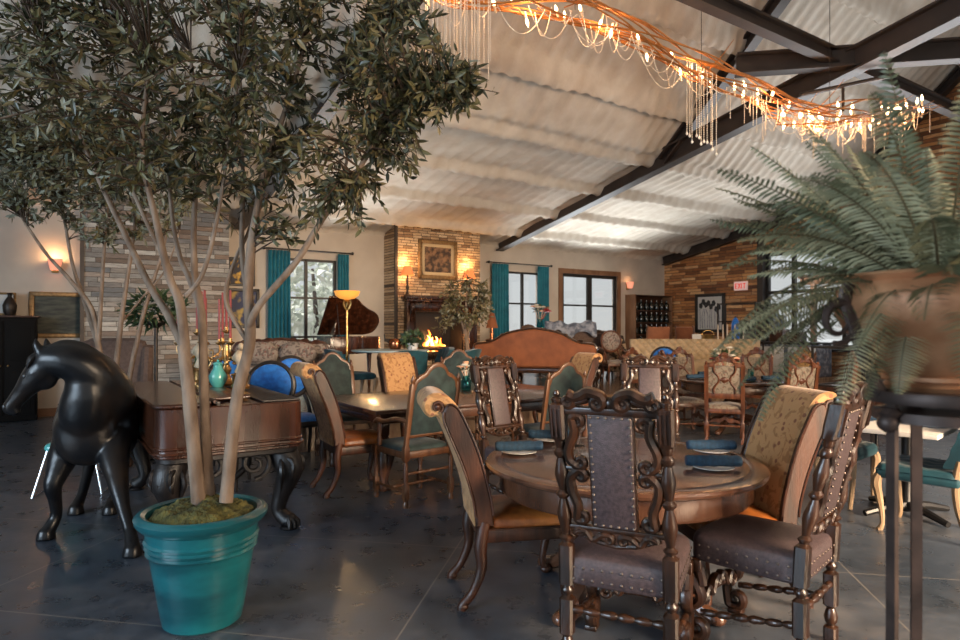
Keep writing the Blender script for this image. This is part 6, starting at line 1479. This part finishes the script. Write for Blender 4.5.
# trunk
limb([(-3.33, 5.58, .82), (-3.26, 5.42, .85), (-3.12, 5.2, .8), (-3.0, 4.98, .76), (-2.9, 4.78, .77), (-2.83, 4.6, .8), (-2.8, 4.47, .79)], [.12, .2, .22, .225, .24, .25, .235, .19, .12], 20)
blob((-2.82, 4.62, .74), .2, (1.05, .9, 1.15), hd); blob((-2.98, 4.7, .74), .15, (.8, 1, 1.5)); blob((-2.68, 4.76, .74), .15, (.8, 1, 1.5)); blob((-3.36, 5.4, .8), .16, (.9, 1.1, 1.3)); blob((-3.14, 5.46, .8), .16, (.9, 1.1, 1.3))
blob((-2.81, 4.56, .76), .19, (1.08, .66, 1.28), hd)
# neck and head
limb([(-2.8, 4.78, .86), (-2.74, 4.66, 1.02), (-2.74, 4.54, 1.16), (-2.82, 4.45, 1.26), (-2.93, 4.41, 1.28), (-3.0, 4.4, 1.25)], [.22, .2, .165, .135, .115, .09], 18)
limb([(-2.81, 4.6, .8), (-2.79, 4.54, .92), (-2.76, 4.52, 1.04), (-2.76, 4.5, 1.16)], [.17, .175, .165, .13], 18)
limb([(-2.97, 4.4, 1.245), (-3.03, 4.395, 1.18), (-3.1, 4.39, 1.1), (-3.17, 4.385, 1.015), (-3.215, 4.38, .955)], [.088, .1, .085, .062, .052, .05], 16)
blob((-2.99, 4.4, 1.16), .085, (1.0, .72, 1.05)); blob((-3.215, 4.38, .955), .052, (1, .9, .95)); blob((-3.185, 4.38, .925), .038, (1.1, .8, .8))
limb([(-3.0, 4.34, 1.2), (-3.08, 4.33, 1.13), (-3.15, 4.34, 1.05)], [.02, .024, .012], 8); 
for yy in (4.345, 4.45):                                                # ears
    limb([(-2.985, yy, 1.32), (-3.005, yy - .005, 1.38), (-3.02, yy, 1.44)], [.026, .03, .006], 10)
# mane ridge
limb([(-2.98, 4.4, 1.335), (-2.88, 4.43, 1.385), (-2.76, 4.49, 1.345), (-2.67, 4.58, 1.22), (-2.655, 4.68, 1.07), (-2.7, 4.8, .98)], [.03, .04, .045, .045, .04, .03], 10)
# legs
limb([(-2.98, 4.7, .74), (-3.0, 4.62, .58), (-3.02, 4.57, .46), (-3.03, 4.54, .38), (-3.035, 4.57, .28), (-3.045, 4.6, .16), (-3.06, 4.58, .1), (-3.075, 4.545, .05)], [.13, .105, .075, .062, .046, .04, .046, .05], 14)
limb([(-2.7, 4.72, .74), (-2.62, 4.58, .58), (-2.54, 4.48, .46), (-2.49, 4.42, .38), (-2.43, 4.36, .28), (-2.35, 4.29, .15), (-2.315, 4.25, .1), (-2.29, 4.215, .05)], [.13, .105, .075, .062, .046, .04, .046, .05], 14)
limb([(-3.38, 5.38, .8), (-3.36, 5.26, .64), (-3.34, 5.36, .5), (-3.33, 5.46, .4), (-3.3, 5.38, .28), (-3.27, 5.26, .14), (-3.27, 5.22, .09), (-3.265, 5.17, .05)], [.16, .13, .08, .058, .045, .04, .046, .05], 14)
limb([(-3.12, 5.42, .8), (-3.07, 5.28, .64), (-3.06, 5.36, .5), (-3.05, 5.43, .4), (-3.02, 5.34, .28), (-2.99, 5.24, .14), (-2.985, 5.2, .09), (-2.98, 5.16, .05)], [.16, .13, .08, .058, .045, .04, .046, .05], 14)
for x, y in ((-3.08, 4.54), (-2.285, 4.205), (-3.26, 5.16), (-2.975, 5.15)): mb.lathe([(.068, 0), (.064, .02), (.05, .075), (.03, .085)], tuple(w(x, y, 0)), 16)
limb([(-3.36, 5.6, .88), (-3.42, 5.7, .8), (-3.45, 5.74, .6), (-3.44, 5.72, .35)], [.05, .07, .075, .02], 10)
ho = mb.build('horse_body', M['bronze'], t)
rm = ho.modifiers.new('fuse', 'REMESH'); rm.mode = 'VOXEL'; rm.voxel_size = .0115; rm.use_smooth_shade = True
smo = ho.modifiers.new('soften', 'SMOOTH'); smo.factor = .5; smo.iterations = 16
dg = bpy.context.evaluated_depsgraph_get(); nm = bpy.data.meshes.new_from_object(ho.evaluated_get(dg)); ho.modifiers.clear(); ho.data = nm; nm.polygons.foreach_set('use_smooth', [True] * len(nm.polygons))
mb = MB(); blob((-3.07, 4.318, 1.175), .02, (1, .7, .9)); mb.build('eye', M['black'], t)
mb = MB(); blob((-3.225, 4.335, .965), .013, (1, .5, 1.3)); mb.build('nostril', M['black'], t)
mb = MB()
limb([(-2.99, 4.35, 1.33), (-3.03, 4.32, 1.29), (-3.05, 4.31, 1.23)], [.02, .024, .006], 8)
for k in range(9):
    f = k / 8; a = Vector((-2.95, 4.36, 1.36)).lerp(Vector((-2.67, 4.56, 1.2)), f) + Vector((0, 0, .05 * sin(pi * f))); limb([tuple(a), (a.x + .03, a.y - .035, a.z - .06), (a.x + .05, a.y - .045, a.z - .13)], [.022, .018, .006], 8)
mb.build('mane', M['bronze'], t)
# ================================================================ branch chandelier with bead strands
M['vine'] = mat('vine', (.5, .2, .05), .45, .2, noise_s=12, col2=(.32, .12, .035)); M['bead'] = mat('bead', (.7, .62, .52), .2, coat=.3); M['crystal'] = mat('crystal', (.9, .86, .8), .05, coat=1.0)
M['candle_bulb'] = mat('candle_bulb', (1, .8, .5), .3, emit=(1, .68, .36), emit_s=9); M['socket'] = mat('socket', (.6, .5, .36), .5)
q = random.Random(77)
gar = bez([at(395, -40, 6.2), at(455, -8, 6.45), at(520, 1, 6.7), at(575, 10, 6.95), at(630, 30, 7.2), at(690, 64, 7.45), at(745, 88, 7.8), at(800, 112, 8.2), at(850, 122, 8.6), at(905, 102, 9.0)], 10)
gar2 = bez([at(768, 108, 8.05), at(815, 116, 8.2), at(860, 110, 8.4), at(900, 112, 8.8), at(928, 100, 9.1)], 10)
CHO = gar[45].copy(); t = thing('branch_chandelier', 'long copper branch chandelier with glowing bulbs and hanging bead strands', 'chandelier', CHO)
for g, nv, rad in ((gar, 14, .15), (gar2, 9, .2)):
    n = len(g)
    for k in range(nv):
        mb = MB(); ph = q.uniform(0, 2 * pi); w = q.uniform(.12, .42) * q.choice((-1, 1)); s0 = q.randint(0, n // 3); s1 = n - q.randint(0, n // 4); p = []
        for i in range(s0, s1):
            tt = (g[min(i + 1, n - 1)] - g[max(i - 1, 0)]).normalized(); sd = tt.cross(Vector((0, 0, 1))).normalized(); up = sd.cross(tt)
            r = rad * (.5 + .6 * abs(noise.noise(Vector((i * .09, k * 3.1, 2)))) + .25) * (1 if i > s0 + 2 else .6); a = ph + i * w * .3
            p.append(g[i] + sd * cos(a) * r * 1.5 + up * sin(a) * r * .75 - CHO)
        mb.tube(p, lerpr([.009, .012, .01, .004], len(p)), 6); mb.build('vine', M['vine'], t)
for k in range(14):                                                     # stray twigs
    g = gar if k < 9 else gar2; i = q.randint(4, len(g) - 4); d = Vector((q.gauss(.6, .5), q.gauss(.3, .4), q.gauss(.15, .3))).normalized(); mb = MB()
    p = bez([g[i] - CHO, g[i] - CHO + d * .25, g[i] - CHO + d * .5 + Vector((0, 0, .05))], 5); mb.tube(p, lerpr([.009, .006, .003], len(p)), 5); mb.build('vine', M['vine'], t)
bulb_me = None
def bulb(p, tilt):
    global bulb_me
    if bulb_me is None:
        mb = MB(); mb.lathe([(.009, 0), (.016, .025), (.017, .038), (.011, .065), (.003, .09)], n=12); a = mb.build('bulb', M['candle_bulb']); mb = MB(); mb.lathe([(.012, -.07), (.013, 0)], n=10); b = mb.build('socket', M['socket']); bulb_me = (a.data, b.data); bpy.data.objects.remove(a); bpy.data.objects.remove(b)
    a = bpy.data.objects.new('bulb', bulb_me[0]); b = bpy.data.objects.new('socket', bulb_me[1]); COL.objects.link(a); COL.objects.link(b); a.parent = t; b.parent = a; a.location = p - CHO; a.rotation_euler = tilt
spots = [(g, i) for g, st in ((gar, 3), (gar2, 3)) for i in range(4, len(g) - 1, st)]
for g, i in spots:
    for _ in range(2 if (g is gar2 or i > 55) else 1):
        bulb(g[i] + Vector((q.uniform(-.1, .1), q.uniform(-.12, .12), q.uniform(-.16, .06))), (q.uniform(-.3, .3) + (pi if q.random() < .35 else 0), q.uniform(-.3, .3), 0))
for i in (8, 22, 36, 50, 64, 80): point('bulb_light', gar[i] - CHO + Vector((0, 0, -.05)), 24, (1, .52, .22), .14, t)
for i in (10, 30): point('bulb_light', gar2[i] - CHO + Vector((0, 0, -.1)), 24, (1, .52, .22), .14, t)
def beads(pts, r=.007, pitch=.026, name='bead_strand'):
    mb = MB(); P = [Vector(p) for p in pts]; cum = [0]
    for a, b in zip(P, P[1:]): cum.append(cum[-1] + (b - a).length)
    n = max(2, int(cum[-1] / pitch)); j = 0; line = []; rr = []
    for k in range(n * 2 + 1):
        s = cum[-1] * k / (n * 2)
        while j < len(P) - 2 and cum[j + 1] < s: j += 1
        f = (s - cum[j]) / max(1e-9, cum[j + 1] - cum[j]); line.append(P[j].lerp(P[j + 1], f)); rr.append(r if k % 2 else r * .3)
    mb.tube(line, rr, 5, cap=False); return mb.build(name, M['bead'], t, fix=False)
def drop(p, h, crystal=False):
    p = Vector(p) - CHO; o = beads([p, p + Vector((0, 0, -h))])
    if crystal: mb = MB(); mb.lathe([(.002, .03), (.012, .012), (.016, 0), (.01, -.014), (.001, -.02)], tuple(p + Vector((0, 0, -h - .02))), 8); mb.build('crystal_drop', M['crystal'], o)
for k in range(22):                                                     # long strands at the near end
    x = 425 + k * 3.1 + q.uniform(-1.5, 1.5); drop(at(x, -14 + k * .5, 6.35 + q.uniform(-.12, .15)), q.uniform(.62, .86))
for k in range(11): drop(at(687 + k * 2.9 + q.uniform(-1, 1), 60 + k * 1.4, 7.42 + q.uniform(-.12, .12)), .86 + q.uniform(-.05, .06), True)
for k in range(44):
    g, lo = (gar, 58) if k % 2 else (gar2, 2); i = q.randint(lo, len(g) - 2); drop(g[i] + Vector((q.uniform(-.12, .12), q.uniform(-.15, .15), -.03)), q.uniform(.15, .55))
def swag(a, b, sag):
    a, b = a - CHO, b - CHO; beads([a.lerp(b, f) + Vector((0, 0, -sag * 4 * f * (1 - f))) for f in [k / 14 for k in range(15)]], .0065, .024, 'bead_swag')
for k in range(58):
    g = gar if k < 38 else gar2; i = q.randint(6, len(g) - 9); j = i + q.randint(3, 7)
    swag(g[i] + Vector((q.uniform(-.1, .1), q.uniform(-.12, .12), -.04)), g[j] + Vector((q.uniform(-.1, .1), q.uniform(-.12, .12), -.04)), q.uniform(.1, .34))
for i in (30, 52, 76):                                                  # suspension wires up to the roof
    p = gar[i]; rel = p - PC; s = -(rel.x * V.x + rel.y * V.y); mb = MB(); mb.tube([p - CHO, p - CHO + Vector((0, 0, zc(s) - .1 - p.z))], .004, 5); mb.build('suspension_wire', M['steel'], t)
# ================================================================ outside the windows
M['pale_leaf'] = mat('pale_leaf', (.6, .63, .52), .7); M['pale_leaf2'] = mat('pale_leaf2', (.8, .8, .7), .7)
sp_keep = None
def garden_tree(label, base, h, r, seed, n):
    q = random.Random(seed); t = thing('garden_tree', label, 'tree', base, 0, None)
    mb = MB(); mb.tube(bez([(0, 0, 0), (.06, 0, h * .35), (-.05, 0, h * .7)], 5), lerpr([.12, .08, .04], 11), 8); mb.build('trunk', M['bark'], t)
    for nm, m, s in (('foliage', M['pale_leaf'], 1), ('foliage', M['pale_leaf2'], 2)):
        o = leafy(t, (0, 0, h * .62), r, n, [m], seed + s, .34, .09, (1, 1, h * .42 / r), nm); o['kind'] = 'stuff'
for k, (tt, d, h, r, lab) in enumerate(((12.6, 4.2, 4.2, 1.5, 'pale leafy garden tree outside the piano window, left'), (9.2, 5.0, 4.6, 1.6, 'pale leafy garden tree outside the piano window, right'), (10.6, 9.5, 5, 1.9, 'pale garden tree farther off, between the two outside the piano window'), (6.2, 11, 3.4, 1.6, 'distant garden tree outside the narrow window'), (1.2, 16, 3.6, 1.8, 'distant garden tree outside the terrace door'))):
    garden_tree(lab, bl(tt, -d, 0), h, r, 40 + k, 420)
# patio beyond the gable window: pergola, waiter
c = bl(-4, 6, 0); t = thing('patio_pergola', 'timber patio pergola seen through the gable window', 'pergola', c, RG)
for x in (-3.6, -1.2, 1.2, 3.6): mb = MB(); mb.box((x, 0, 1.5), (.14, .14, 3.0), bev=.01); mb.build('post', M['oak_trim'], t)
for z in (2.95,): mb = MB(); mb.box((0, 0, z), (8, .12, .22), bev=.01); mb.build('beam', M['oak_trim'], t)
for k in range(17): mb = MB(); mb.box((-3.9 + k * .48, .9, 3.1), (.06, 2.4, .14)); mb.build('rafter', M['oak_trim'], t)
mb = MB(); mb.box((0, .0, .95), (7.2, .05, .06)); mb.box((0, 0, .2), (7.2, .05, .06))
mb.build('rail', M['frame_dark'], t, smooth=False)
def person():
    p = at(774, 330, 17.2); p.z = PLAT; t = thing('person', 'person in a grey shirt standing beyond the gable window', 'person', p, face_dir(-.6, -.8))
    mb = MB()
    def lb(pts, rs): a = bez(pts, 5); mb.tube(a, lerpr(rs, len(a)), 12)
    lb([(0, 0, .88), (0, 0, 1.05), (0, 0, 1.25), (0, 0, 1.4), (0, 0, 1.5)], [.15, .14, .16, .17, .06]); lb([(0, 0, 1.46), (0, .01, 1.56)], [.055, .05]); mb.ball((0, .02, 1.64), .1, 14, 10, (.85, 1, 1.15)); mb.ball((0, .12, 1.63), .018, 6, 5, (.8, 1, 1.3))
    for s in (-1, 1):
        mb.ball((s * .088, .02, 1.64), .022, 6, 5, (.5, 1, 1.3))
        lb([(s * .09, 0, .92), (s * .1, .01, .5), (s * .1, -.01, .08)], [.09, .065, .045]); lb([(s * .1, -.03, .05), (s * .1, .14, .035)], [.045, .035])
        lb([(s * .17, 0, 1.4), (s * .24, .0, 1.12), (s * .2, .16, .98)], [.055, .045, .032]); hp = Vector((s * .19, .2, .97))
        mb.ball(hp, .038, 8, 6, (.5, 1.1, .9))
        for f in range(4): lb([hp + Vector((0, .02, .025 - f * .018)), hp + Vector((-s * .01, .07, .02 - f * .018)), hp + Vector((-s * .025, .09 - .006 * abs(f - 1), .01 - f * .018))], [.0095, .009, .007])
        lb([hp + Vector((-s * .01, -.01, .03)), hp + Vector((-s * .03, .035, .045))], [.011, .008])
    o = mb.build('body', M['skin'], t)
    r = o.modifiers.new('fuse', 'REMESH'); r.mode = 'VOXEL'; r.voxel_size = .012; r.use_smooth_shade = True
    mb = MB(); lb([(0, 0, .86), (0, 0, 1.05), (0, 0, 1.25), (0, 0, 1.42), (0, 0, 1.5)], [.165, .155, .175, .185, .065])
    for s in (-1, 1): lb([(s * .15, 0, 1.42), (s * .22, 0, 1.25), (s * .235, .01, 1.15)], [.075, .065, .06])
    mb.build('shirt', M['shirt'], t); mb = MB()
    for s in (-1, 1): lb([(s * .085, 0, .95), (s * .1, .01, .5), (s * .1, -.01, .1)], [.11, .08, .065])
    mb.build('trousers', M['black'], t); mb = MB(); mb.ball((0, -.005, 1.675), .105, 14, 10, (.9, 1, 1.0)); mb.build('hair', M['hair'], t)
    for s in (-1, 1):
        mb = MB(); mb.ball((s * .035, .112, 1.655), .012, 6, 5); mb.build('eye', M['black'], t)
M['skin'] = mat('skin', (.45, .27, .19), .6); M['shirt'] = mat('shirt', (.25, .28, .34), .8); M['hair'] = mat('hair', (.03, .02, .015), .7)
person()
